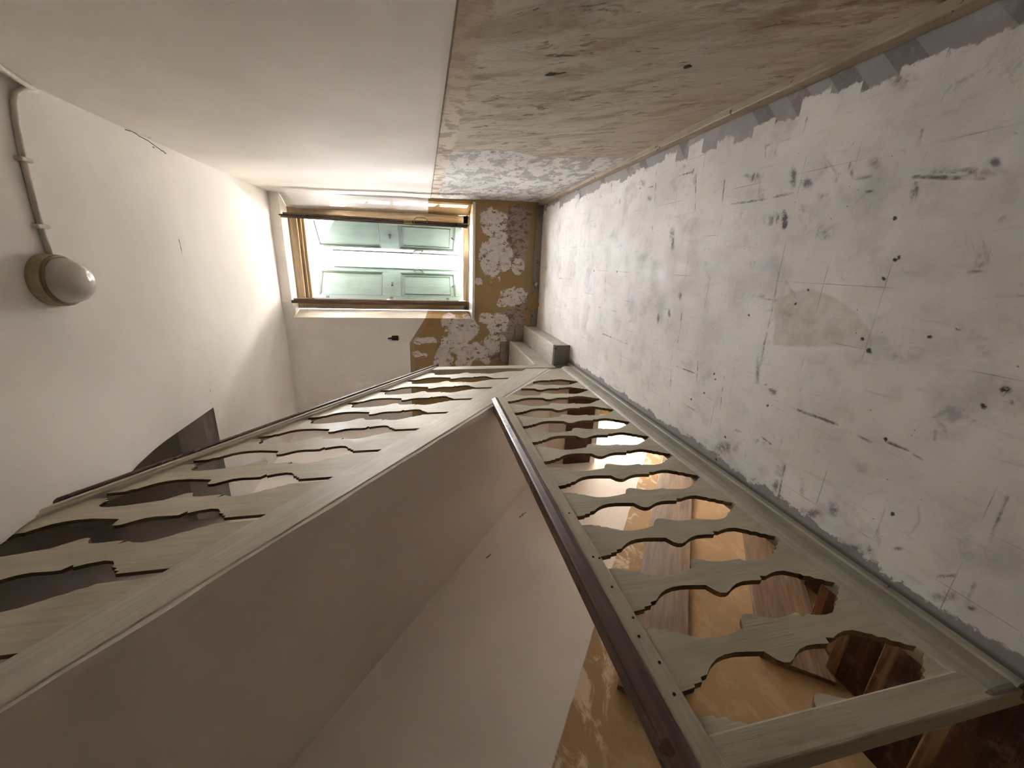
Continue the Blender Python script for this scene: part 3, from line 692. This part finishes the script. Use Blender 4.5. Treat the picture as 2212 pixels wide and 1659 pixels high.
# stepped skirting at the foot of the end wall
be = empty('baseboard_end', (0, YE, FZ)); tag(be, 'grey chipped skirting following the first steps on the end wall', kind='structure')
box('skirting_board', -0.80, 0.70, 5.075, 5.10, -1.5, -1.41, M_skirt2, be, 0.005)
box('skirting_board', -1.02, -0.80, 5.075, 5.10, -1.31, -1.20, M_skirt2, be, 0.005)
box('skirting_board', -1.30, -1.02, 5.075, 5.10, -1.12, -1.00, M_skirt2, be, 0.005)
box('skirting_upright', -0.85, -0.80, 5.074, 5.10, -1.5, -1.20, M_skirt2, be, 0.004)
box('skirting_upright', -1.06, -1.02, 5.074, 5.10, -1.31, -1.00, M_skirt2, be, 0.004)

# ---- left wall of the stairwell, upper stairwell, back of the corridor, storey below
LC = [[(2.895, -0.851), (2.875, -0.815), (2.855, -0.807), (2.835, -0.768)], [(2.429, -0.458), (2.41, -0.43), (2.393, -0.409)]]
def l_crack(U, V, X, Y, Z):
    d = np.full(X.shape, 0.2)
    for P in LC:
        for a, b in seglist(P): d = np.minimum(d, seg_dist(Y, Z, *a, *b))
    return d
wall_l = grid_obj('wall_left', np.concatenate([ar(-2.6, 0.9, 0.1), ar(0.92, 5.14, 0.02)]), np.concatenate([ar(-5.2, -3.0, 0.1), ar(-2.98, 0.4, 0.02), ar(0.5, 4.4, 0.1)]),
                  lambda U, V: (XL + wav(U, V, 41, 0.004, 1, 5), U, V), M_left, attrs=dict(crack=l_crack), flip=True)
tag(wall_l, 'stairwell wall, white above a sloping tan dado', kind='structure')
for P_ in LC: crack([(XL + 0.002, y, z) for y, z in P_], wall_l, 0)
child(box('masonry', XL - 0.4, XL - 0.03, -2.7, 5.2, -5.2, 4.4, M_outer), wall_l)
uw = empty('wall_upper', (-1.6, 1, 1.9)); tag(uw, 'dark walls of the storey above seen through the stair opening', kind='structure')
box('upper_wall_far', XL - 0.05, 0.8, 3.30, 3.36, 1.90, 4.4, M_upper, uw)
box('upper_wall_side', -0.30, -0.24, -2.6, 3.36, 1.90, 4.4, M_upper, uw)
box('upper_ceiling', XL - 0.05, 0.8, -2.6, 3.4, 4.4, 4.5, M_upper, uw)
wb = empty('wall_back', (0, -2.6, FZ)); tag(wb, 'plain wall closing the corridor behind the viewer', kind='structure')
box('back_wall_piece', XL - 0.4, 1.1, -2.9, -2.6, -5.2, 4.5, M_outer, wb)
fl2 = box('floor_lower', XL - 0.1, 0.8, -2.6, 5.12, -4.75, -4.65, M_slab)
tag(fl2, 'floor of the storey below', kind='structure')
wl2 = box('wall_lower', -0.30, -0.20, -2.6, 5.12, -4.65, -1.81, M_upper)
tag(wl2, 'partition of the storey below', kind='structure')
# ------------------------------------------------------------------ window
win = empty('window_1', (-0.04, 5.42, -0.6)); tag(win, 'tall window with bare wood frame and casements swung inwards', kind='structure')
fr = [(-0.645, -0.535, -0.615, 1.55), (0.455, 0.56, -0.615, 1.55)]
for x0, x1, z0, z1 in fr:
    o = box('jamb', x0, x1, 5.42, 5.50, z0, z1, M_frame, win, 0.006)
M_head = m_wood('bare_head_wood', L(178, 158, 128), L(140, 118, 92), 'x', 0.5, 0.35, True)
box('head', -0.64, 0.56, 5.40, 5.50, 1.44, 1.57, M_head, win, 0.005)
box('head_bead', -0.56, 0.47, 5.44, 5.51, 1.405, 1.44, M_head, win, 0.006)
box('head_bead', -0.56, 0.47, 5.47, 5.53, 1.375, 1.405, M_head, win, 0.006)
box('bottom_rail', -0.64, 0.56, 5.42, 5.50, -0.60, -0.53, M_head, win, 0.006)
box('outer_sill', -0.64, 0.60, 5.48, 5.66, -0.62, -0.565, M_sill, win, 0.006)
box('window_sill', WX0 - 0.02, 0.685, 5.065, 5.45, -0.645, -0.612, M_sill, win, 0.006)
def place(o, origin, ang):
    """verts were built with u along X, thickness along Y; turn about Z at the hinge"""
    o.data.transform(Matrix.Translation(Vector(origin)) @ Matrix.Rotation(ang, 4, 'Z'))
def casement(hx, ang, bolt):
    root = empty('casement', (hx, 5.43, -0.53)); child(root, win)
    T = lambda o: (place(o, (hx, 5.43, 0), ang), child(o, root))
    W, Z0, Z1, t = 0.50, -0.535, 1.445, 0.042
    for a, b in ((0, 0.05), (W - 0.05, W)):
        T(box('stile', a, b, -t / 2, t / 2, Z0, Z1, M_case, None, 0.004))
    for a, b in ((Z0, Z0 + 0.07), (0.42, 0.45), (Z1 - 0.05, Z1)):
        T(box('rail', 0.05, W - 0.05, -t / 2, t / 2, a, b, M_case, None, 0.004))
    for a, b in ((Z0 + 0.07, 0.42), (0.45, Z1 - 0.05)):
        T(box('pane', 0.045, W - 0.045, -0.003, 0.003, a, b, M_glass))
    T(box('meeting_bead', W, W + 0.014, -t / 2 - 0.012, t / 2 - 0.018, Z0 + 0.005, Z1 + 0.02, M_case, None, 0.003))
    if bolt:
        o = tube('bolt_rod', [(W + 0.022, -0.006, Z0 - 0.01), (W + 0.022, -0.006, 0.5), (W + 0.022, -0.006, Z1 + 0.03)], 0.007, M_iron); T(o)
        for z in (-0.40, 0.10, 0.78, 1.2):
            T(box('bolt_guide', W + 0.008, W + 0.034, -0.018, 0.010, z - 0.012, z + 0.012, M_iron, None, 0.003))
        T(box('bolt_case', W + 0.010, W + 0.05, -0.022, 0.016, 0.10, 0.19, M_brass, None, 0.005))
        o = tube('bolt_handle', [(W + 0.035, -0.015, 0.08), (W + 0.045, 0.03, 0.075), (W + 0.05, 0.05, 0.05), (W + 0.05, 0.05, -0.05), (W + 0.045, 0.03, -0.07), (W + 0.03, 0.0, -0.07)], 0.006, M_brass); T(o)
    return root
casement(-0.530, math.radians(-90 + 4), False)
casement(0.452, math.radians(-90 - 5), True)

# ------------------------------------------------------------------ shutters
def shutter(hx, ang, flip, label):
    root = empty('shutter', (hx, 5.58, -0.53))
    tag(root, label, 'shutter', 'pale green window shutters')
    W, Z0, Z1, t = 0.56, -0.535, 1.425, 0.038
    T = lambda o: (place(o, (hx, 5.58, 0), ang), child(o, root))
    s = -1 if flip else 1
    def bx(n, a, b, y0, y1, z0, z1, m, bv=0.003):
        o = box(n, a, b, min(y0 * s, y1 * s), max(y0 * s, y1 * s), z0, z1, m, None, bv); T(o); return o
    bx('stile', 0.028, 0.085, -t / 2, t / 2, Z0, Z1, M_green); bx('stile', W - 0.085, W, -t / 2, t / 2, Z0, Z1, M_green)
    for z in (Z0 + 0.2, 0.42, Z1 - 0.2): bx('hinge', -0.02, 0.07, -t / 2 - 0.004, t / 2 + 0.004, z - 0.02, z + 0.02, M_iron)
    zs = [(Z1 - 0.10, Z1), (0.30, 0.54), (Z0, Z0 + 0.09)]
    for z0, z1 in zs: bx('rail', 0.085, W - 0.085, -t / 2, t / 2, z0, z1, M_green)
    for z0, z1 in ((0.54, Z1 - 0.10), (Z0 + 0.09, 0.30)):
        pn = bx('panel', 0.080, W - 0.080, -0.006, 0.006, z0 - 0.005, z1 + 0.005, M_green, 0)
        for a, b, c, d in ((0.085, 0.100, z0, z1), (W - 0.100, W - 0.085, z0, z1), (0.100, W - 0.100, z0, z0 + 0.015), (0.100, W - 0.100, z1 - 0.015, z1)):
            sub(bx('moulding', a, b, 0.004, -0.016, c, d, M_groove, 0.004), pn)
    z0, z1 = Z0 + 0.09, 0.30
    for a, b, c, d in ((0.125, 0.135, z0 + 0.06, z1 - 0.05), (W - 0.135, W - 0.125, z0 + 0.06, z1 - 0.05), (0.135, W - 0.135, z0 + 0.06, z0 + 0.07), (0.135, W - 0.135, z1 - 0.06, z1 - 0.05)):
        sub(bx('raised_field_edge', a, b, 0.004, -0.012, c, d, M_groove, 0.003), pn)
    bx('closing_bead', W - 0.02, W + 0.012, -t / 2 - 0.008, -t / 2 + 0.006, Z0, Z1 - 0.25, M_green)
    yy = -t / 2 * s - 0.004 * s
    o = tube('hook', [(W - 0.05, yy, 0.12), (W - 0.035, yy - 0.012 * s, 0.09), (W - 0.04, yy - 0.012 * s, 0.03), (W - 0.055, yy, -0.01)], 0.006, M_iron); T(o)
    bx('latch', W / 2 - 0.03, W / 2 + 0.03, -t / 2, -t / 2 - 0.012, 0.40, 0.425, M_iron)
    o = tube('turn_button', [(W / 2 - 0.03, yy, -0.40), (W / 2 + 0.02, yy - 0.01 * s, -0.46)], 0.007, M_iron); T(o)
    return root
shutter(-0.562, math.radians(40), False, 'pale green panelled shutter with an iron hook, left of the sky gap')
shutter(0.505, math.radians(180 - 40), True, 'green panelled shutter half in sunlight, right of the sky gap')

# ------------------------------------------------------------------ first steps beside the window
bs = empty('corner_steps', (-1.2, 4.4, FZ)); tag(bs, 'chipped pale grey bottom steps of the stair under the window', 'steps')
box('tread', -1.03, -0.795, 3.80, 5.075, -1.345, -1.31, M_step, bs, 0.010)
box('riser', -1.02, -0.812, 3.815, 5.075, -1.50, -1.345, M_step, bs)
box('end_face', -1.012, -0.803, 3.795, 3.815, -1.50, -1.332, M_stepend, bs, 0.003)
box('tread', -1.40, -1.005, 3.80, 5.075, -1.155, -1.12, M_step, bs, 0.010)
box('riser', -1.40, -1.018, 3.815, 5.075, -1.50, -1.155, M_step, bs)
box('tread', XL + 0.008, -1.36, 3.70, 5.08, -0.985, -0.95, M_step, bs, 0.010)
box('riser', XL + 0.008, -1.375, 3.76, 5.08, -1.50, -0.985, M_step, bs)

# ------------------------------------------------------------------ upper flight
SB = lambda y: -1.255 + 0.795 * (3.663 - y)       # lower edge of the string
ST = lambda y: -0.955 + 0.766 * (3.634 - y)       # upper edge of the string
RB = lambda y: 0.183 + 0.766 * (3.366 - y)        # underside of the handrail
up = empty('stair_flight', (-1.6, 2.0, FZ)); tag(up, 'stair flight rising towards the viewer, white plastered underside and cream side board', 'stairs')
Y1 = -0.3
prism_x('string_board', [(3.70, SB(3.70) + 0.02), (3.70, ST(3.70)), (Y1, ST(Y1)), (Y1, SB(Y1))], XB - 0.045, XB + 0.004, M_string, up, 0.004)
jag = [(y, SB(y) - 0.012 - 0.008 * abs(math.sin(7.3 * y) + 0.6 * math.sin(19 * y))) for y in np.arange(3.64, Y1, -0.06)]
prism_x('plaster_lip', [(3.66, SB(3.66) + 0.02)] + jag + [(Y1, SB(Y1) + 0.02)], XB - 0.043, XB - 0.002, M_soffit, up)
prism_x('soffit', [(3.72, -1.31), (3.72, -1.285), (Y1, SB(Y1) + 0.025), (Y1, SB(Y1) + 0.004), (3.66, SB(3.66) + 0.004)], XL - 0.01, XB - 0.03, M_soffit, up)
prism_x('foot_panel', [(3.70, -1.50), (3.72, -1.50), (3.72, -1.27), (3.70, -1.27)], XL, XB - 0.03, M_soffit, up)
for k in range(13):
    yn = 3.60 - 0.27 * k; zn = max(ST(yn) - 0.01, SB(yn) + 0.225)
    box('tread', XL + 0.008, XB - 0.046, yn - 0.2, yn, zn - 0.025, zn, M_tread, up)
    box('riser', XL + 0.008, XB - 0.046, yn - 0.04, yn - 0.022, max(zn - 0.19, SB(yn - 0.04) + 0.03), zn - 0.025, M_tread, up)

# ------------------------------------------------------------------ sawn balusters
G = [(-0.50, 0.0285), (-0.60, 0.0285), (-0.655, 0.033), (-0.657, 0.040), (-0.683, 0.042), (-0.687, 0.053), (-0.709, 0.056), (-0.722, 0.066), (-0.740, 0.078),
     (-0.765, 0.089), (-0.795, 0.095), (-0.83, 0.0955), (-0.87, 0.090), (-0.915, 0.082), (-0.922, 0.070), (-0.932, 0.054), (-0.945, 0.044), (-0.962, 0.041),
     (-0.98, 0.047), (-1.0, 0.058), (-1.025, 0.068), (-1.055, 0.0735), (-1.09, 0.072), (-1.122, 0.067), (-1.130, 0.069), (-1.136, 0.084), (-1.158, 0.079),
     (-1.185, 0.087), (-1.215, 0.0915), (-1.245, 0.089), (-1.268, 0.077), (-1.275, 0.072), (-1.290, 0.066), (-1.296, 0.056), (-1.318, 0.050), (-1.325, 0.038), (-1.345, 0.030), (-1.352, 0.022), (-1.372, 0.012), (-1.388, 0.0)]
def board_mesh(name, right, left, x0, x1, mf, me_):
    """right / left: lists of (y, z) from the top down; faces painted, sawn edges bare"""
    poly = list(left) + list(right)[::-1]
    n = len(poly)
    a = sum(poly[i][0] * poly[(i + 1) % n][1] - poly[(i + 1) % n][0] * poly[i][1] for i in range(n))
    if a < 0: poly = poly[::-1]
    v = [(x1, y, z) for y, z in poly] + [(x0, y, z) for y, z in poly]
    f = [tuple(range(n)), tuple(range(2 * n - 1, n - 1, -1))] + [(i, i + n, (i + 1) % n + n, (i + 1) % n) for i in range(n)]
    me = bpy.data.meshes.new(name); me.from_pydata(v, [], f)
    me.materials.append(mf); me.materials.append(me_)
    me.polygons.foreach_set('material_index', [0, 0] + [1] * n)
    me.validate(); me.update()
    return me
X0, X1 = XB - 0.023, XB - 0.004
lr = empty('landing_railing', (XB, 2.0, FZ)); tag(lr, 'level railing along the landing edge with flat sawn boards and brown handrail', 'railing')
P = 0.2415; hw = P / 2 - 0.0004
prof = G + [(-1.43, 0.0)]
me = board_mesh('baluster_board', [(hw - g_, z) for z, g_ in prof], [(-(hw - g_), z) for z, g_ in prof], X0, X1, M_rail, M_edge)
S0 = 0.562
r_ = random.Random(3)
def cut(lst, top):
    return [(y, z) for y, z in [(p[0], min(p[1], top)) for p in lst]]
for k in range(12):
    yc = S0 + P * (k + 0.5)
    if yc < 2.6:
        o = link(bpy.data.objects.new('baluster_board', me)); o.location = (r_.uniform(-0.001, 0.001), yc, r_.uniform(-0.003, 0.003))
        o.parent = lr; o.matrix_parent_inverse = Matrix.Translation(-Vector(lr.location))
        continue
    def zt(y): return min(-0.50, SB(y) + 0.06)
    A = [(yc + (hw - g_ if k < 11 else 3.70 - yc), z) for z, g_ in prof]; B_ = [(yc - (hw - g_), z) for z, g_ in prof]
    A = [(A[0][0], zt(A[0][0]))] + [q for q in A if q[1] < zt(q[0]) - 0.004]
    B_ = [(B_[0][0], zt(B_[0][0]))] + [q for q in B_ if q[1] < zt(q[0]) - 0.004]
    o = link(bpy.data.objects.new('baluster_board', board_mesh('baluster_board', A, B_, X0, X1, M_rail, M_edge))); child(o, lr)
o = link(bpy.data.objects.new('baluster_board', board_mesh('baluster_board', [(S0 - g_, z) for z, g_ in prof], [(0.45, z) for z, g_ in prof], X0, X1, M_rail, M_edge))); child(o, lr)
lr_top = [(0.40, -0.50), (2.84, -0.50)]
sweep_profile('top_rail', [(XB - 0.045, -0.115), (XB + 0.012, -0.115), (XB + 0.014, -0.06), (XB + 0.014, -0.055), (XB - 0.045, -0.055)], [(0.40, -0.49), (2.83, -0.49)], M_railh, lr, 0.004)
sweep_profile('handrail', [(XB - 0.060, -0.055), (XB + 0.022, -0.055), (XB + 0.026, -0.030), (XB + 0.012, 0.0), (XB - 0.050, 0.0), (XB - 0.064, -0.030)], [(0.36, -0.49), (2.80, -0.49)], M_hand, lr, 0.008)
sweep_profile('base_rail', [(XB - 0.05, 0.0), (XB + 0.018, 0.0), (XB + 0.022, 0.075), (XB + 0.016, 0.105), (XB, 0.125), (XB - 0.05, 0.125)], [(0.42, -1.5), (3.70, -1.5)], M_base, lr, 0.012)
sweep_profile('base_bead', [(XB + 0.016, 0.0), (XB + 0.032, 0.0), (XB + 0.028, 0.018), (XB + 0.016, 0.022)], [(0.42, -1.5), (3.78, -1.5)], M_base, lr)
box('newel_post', XB - 0.055, XB + 0.008, 0.415, 0.492, -1.72, -0.56, M_rail, lr, 0.006)
# nail holes in the rail
for y, dz in ((1.06, -0.085), (1.05, -0.105), (0.92, -0.09), (0.80, -0.10), (0.74, -0.085), (0.66, -0.10), (1.32, -0.09), (0.58, -0.09)):
    lathe('nail_hole', [(0.0005, -0.0012), (0.004, -0.0006), (0.004, 0.001)], (0, 0, 0), M_black, None, 10)
    o = bpy.context.scene.objects[-1] if False else col.objects[-1]
    o.data.transform(Matrix.Translation((XB + 0.0138, y, -0.49 + dz)) @ Matrix.Rotation(math.radians(90), 4, 'Y'))
    child(o, lr)

ur = empty('stair_railing', (XB, 2.0, FZ)); tag(ur, 'sloping cream stair railing with sawn boards rising past the ceiling edge', 'railing')
H = 0.932; PU = 0.265; hu = PU / 2 - 0.0004
gu = [(-0.06, 0.017), (0, 0.018), (0.07, 0.022), (0.075, 0.036), (0.095, 0.038), (0.10, 0.052), (0.118, 0.078), (0.145, 0.090), (0.18, 0.0955), (0.24, 0.094), (0.32, 0.081),
      (0.36, 0.074), (0.375, 0.054), (0.39, 0.036), (0.405, 0.031), (0.425, 0.034), (0.445, 0.052), (0.465, 0.065), (0.50, 0.070), (0.56, 0.066), (0.588, 0.066), (0.592, 0.088),
      (0.61, 0.074), (0.64, 0.086), (0.68, 0.092), (0.715, 0.085), (0.75, 0.064), (0.755, 0.055), (0.785, 0.046), (0.79, 0.036), (0.815, 0.030), (0.82, 0.018), (1.0, 0.016), (1.10, 0.016)]
SU = 3.648
def upper_board(yc, l=None, r=None):
    R_ = []; L_ = []
    for t, g_ in gu:
        yr = hu - g_ if r is None else r; yl = -(hu - g_) if l is None else l
        R_.append((yr, -t * H - 0.766 * yr)); L_.append((yl, -t * H - 0.766 * yl))
    return board_mesh('stair_baluster', R_, L_, XB - 0.018, XB - 0.004, M_rail, M_edge)
meu = upper_board(0)
for k in range(13):
    yc = SU - PU * (k + 0.5)
    o = link(bpy.data.objects.new('baluster_board', meu)); o.location = (0, yc, RB(yc)); child(o, ur)
    o.matrix_parent_inverse = Matrix.Translation(-Vector(ur.location))
yt, yb = 0.25, 3.86
sweep_profile('top_rail', [(XB - 0.045, 0.0), (XB + 0.012, 0.0), (XB + 0.014, 0.062), (XB - 0.045, 0.062)], [(3.78, RB(3.78) - 0.0), (yt, RB(yt))], M_string, ur, 0.004)
sweep_profile('rail_bead', [(XB + 0.010, 0.012), (XB + 0.022, 0.016), (XB + 0.022, 0.03), (XB + 0.010, 0.034)], [(3.77, RB(3.77)), (yt, RB(yt))], M_string, ur, 0.003)
sweep_profile('handrail', [(XB - 0.060, 0.062), (XB + 0.022, 0.062), (XB + 0.026, 0.082), (XB + 0.012, 0.105), (XB - 0.050, 0.105), (XB - 0.064, 0.082)], [(yb, RB(yb)), (yt, RB(yt))], M_hand, ur, 0.006)
box('end_post', XB - 0.05, XB + 0.012, 3.685, 3.795, -1.32, RB(3.75) + 0.04, M_rail, ur, 0.006)

# ------------------------------------------------------------------ flight down to the storey below
dn = empty('descending_stair', (-1.6, 2.0, -4.6)); tag(dn, 'worn dark brown steps going down behind the landing railing', 'stairs')
RUN, RISE = 0.29, 0.223
for k in range(0, 12):
    yn = 0.32 + RUN * k; zn = -1.5 - RISE * k
    if k > 0:
        td = box('tread', XL + 0.028, -1.04, yn - RUN - 0.01, yn - 0.055, zn - 0.035, zn, M_tread, dn)
    ns = box('nosing', XL + 0.028, -1.04, yn - 0.057, yn, zn - 0.038, zn + 0.002, M_nose, None, 0.008)
    sub(ns, td if k > 0 else dn)
    box('riser', XL + 0.028, -1.04, yn - 0.045, yn - 0.025, zn - RISE, zn - 0.035, M_tread, dn)
prism_x('outer_string', [(0.30, -1.50), (3.7, -1.50 - 0.77 * 3.4), (3.7, -1.95 - 0.77 * 3.4), (0.30, -1.95)], -1.06, -1.022, M_fascia, dn)
TB = lambda y: -1.90 + 0.778 * (1.37 - y)
def slope_board(name, y_end, top, width, x1, label, cat, y_far=3.66):
    s = 0.77; L_ = math.hypot(1, s); ux, uz = -1 / L_, s / L_      # up-slope direction
    nx, nz = -uz, ux                                                # downwards normal of the slope
    a = (y_end, top(y_end)); b = (y_far, top(y_far))
    dy, dz_ = nx * width, nz * width
    poly = [a, b, (b[0] + dy, b[1] + dz_), (a[0] + dy, a[1] + dz_)]
    o = prism_x(name, poly, XL - 0.002, x1, M_plank, None, 0.004)
    return o
sb = slope_board('wall_string', 1.325, TB, 0.36, XL + 0.026, None, None); child(sb, dn); sb['label'] = 'bare pine skirting board along the steps'
wp = slope_board('wall_plank', 1.32, lambda y: -1.734 + 0.762 * (2.352 - y), 0.335, XL + 0.034, None, None)
tag(wp, 'wide bare pine board fixed along the stairwell wall above the lower steps', 'board')
# landing edge
fa = empty('landing_fascia', (-1.6, 3.70, -1.9)); tag(fa, 'dark red-brown edge board of the far landing with pale trim below', 'trim')
box('edge_board', XL, -1.03, 3.685, 3.715, -1.805, -1.49, M_fascia, fa, 0.004)
box('pale_trim', XL, -1.03, 3.675, 3.72, -1.865, -1.805, M_sill, fa, 0.004)

# ------------------------------------------------------------------ ceiling lamp and conduit
lx, ly = -0.150, 2.185
lp = empty('ceiling_lamp', (lx, ly, CZ)); tag(lp, 'round bulkhead lamp with a clear domed glass on the white ceiling', 'lamp')
lb = lathe('lamp_base', [(0.112, 0.0), (0.114, -0.010), (0.112, -0.040), (0.104, -0.052), (0.098, -0.054)], (lx, ly, CZ), M_cer, lp, 48)
dome = [(0.1, -0.05)] + [(0.100 * math.cos(a) ** 0.8, -0.054 - 0.092 * math.sin(a)) for a in np.linspace(0.03, 1.42, 16)] + [(0.012, -0.1465), (0.002, -0.148)]
lathe('glass_dome', dome, (lx, ly, CZ), M_lamp, lp, 48)
lathe('clamp_ring', [(0.1085, -0.046), (0.1100, -0.050), (0.1085, -0.058), (0.102, -0.060), (0.100, -0.055)], (lx, ly, CZ), M_ring, None, 48)
sub(col.objects[-1], lb)
cd = empty('cable_conduit', (0.3, 2.2, CZ)); tag(cd, 'painted cable conduit running across the ceiling to the lamp', 'conduit')
cp = [(-0.045, 2.205), (0.05, 2.203), (0.20, 2.207), (0.34, 2.215), (0.46, 2.230), (0.545, 2.247)]
tube('tube', [(x, y, CZ - 0.014) for x, y in cp] + [(0.585, 2.262, CZ - 0.017), (0.612, 2.295, CZ - 0.022), (0.628, 2.345, CZ - 0.026)], 0.011, M_tube, cd, 12)
tube('wall_tube', [(0.632, 2.365, 1.600), (0.634, 2.25, 1.575), (0.637, 2.0, 1.50), (0.648, 1.4, 1.30)], 0.012, M_tube, cd, 12)
for x, y in ((0.335, 2.215), (0.075, 2.203)):
    box('clip', x - 0.009, x + 0.009, y - 0.030, y + 0.030, CZ - 0.030, CZ + 0.002, M_tube, cd, 0.006)

# ------------------------------------------------------------------ small things on the end wall
hk = empty('wall_hook', (-0.966, YE, 0.36)); tag(hk, 'small dark metal bracket on the white end wall beside the window', 'hook')
box('plate', -0.995, -0.935, 5.080, 5.104, 0.325, 0.405, M_iron, hk, 0.005)
tube('peg', [(-0.962, 5.09, 0.40), (-0.962, 5.05, 0.43), (-0.962, 5.045, 0.45)], 0.010, M_iron, hk, 8)
pc = empty('pipe_stub', (-0.22, 5.05, -1.45)); tag(pc, 'capped grey pipe stub by the skirting under the window', 'pipe')
tube('pipe', [(-0.21, 5.055, -1.40), (-0.22, 5.05, -1.42), (-0.30, 5.045, -1.455)], 0.024, M_skirt2, pc, 14)
lathe('cap', [(0.001, 0.035), (0.022, 0.030), (0.036, 0.012), (0.036, -0.012), (0.022, -0.030), (0.001, -0.035)], (-0.26, 5.045, -1.445), M_skirt2, pc, 20)
fp = mesh_obj('plaster_flap', [(-0.40, 5.07, -1.36), (-0.36, 5.05, -1.46), (-0.52, 5.035, -1.50), (-0.60, 5.06, -1.44), (-0.55, 5.078, -1.34),
                               (-0.40, 5.08, -1.36), (-0.36, 5.06, -1.46), (-0.52, 5.045, -1.50), (-0.60, 5.07, -1.44), (-0.55, 5.088, -1.34)],
              [(0, 1, 2, 3, 4), (9, 8, 7, 6, 5), (0, 5, 6, 1), (1, 6, 7, 2), (2, 7, 8, 3), (3, 8, 9, 4), (4, 9, 5, 0)], m_plain('ochre_flake', L(150, 118, 76), 0.8))
tag(fp, 'loose ochre flake of plaster hanging over the end skirting', 'plaster flake')

# ------------------------------------------------------------------ outside
gd = box('ground_outside', -60, 60, 5.9, 120, -5.6, -5.2, M_ground); tag(gd, 'pale ground outside the window', kind='structure')
hs = empty('house_opposite', (0.5, 17, -5.2)); tag(hs, 'bright white house front across the street seen between the shutters', 'house')
box('wall', -7.0, 6.0, 17.0, 23.0, -5.2, 3.6, M_house, hs)
for x in (-3.4, -0.45, 2.5):
    for z in (-3.6, 0.5):
        w = box('window', x - 0.6, x + 0.6, 16.93, 17.05, z, z + 1.7, M_sill, hs)
        box('pane', x - 0.5, x + 0.5, 16.91, 16.94, z + 0.1, z + 1.6, M_house, hs)
for o in bpy.data.objects:
    if o.type == 'MESH' and 'opening_nosing' in o.name:
        a = o.data.attributes.new('crack', 'FLOAT', 'POINT'); a.data.foreach_set('value', [0.2] * len(o.data.vertices))
    if o.type == 'MESH' and ('opening_side' in o.name or 'reveal_head' in o.name):
        a = o.data.attributes.new('crack', 'FLOAT', 'POINT'); a.data.foreach_set('value', [0.2] * len(o.data.vertices))
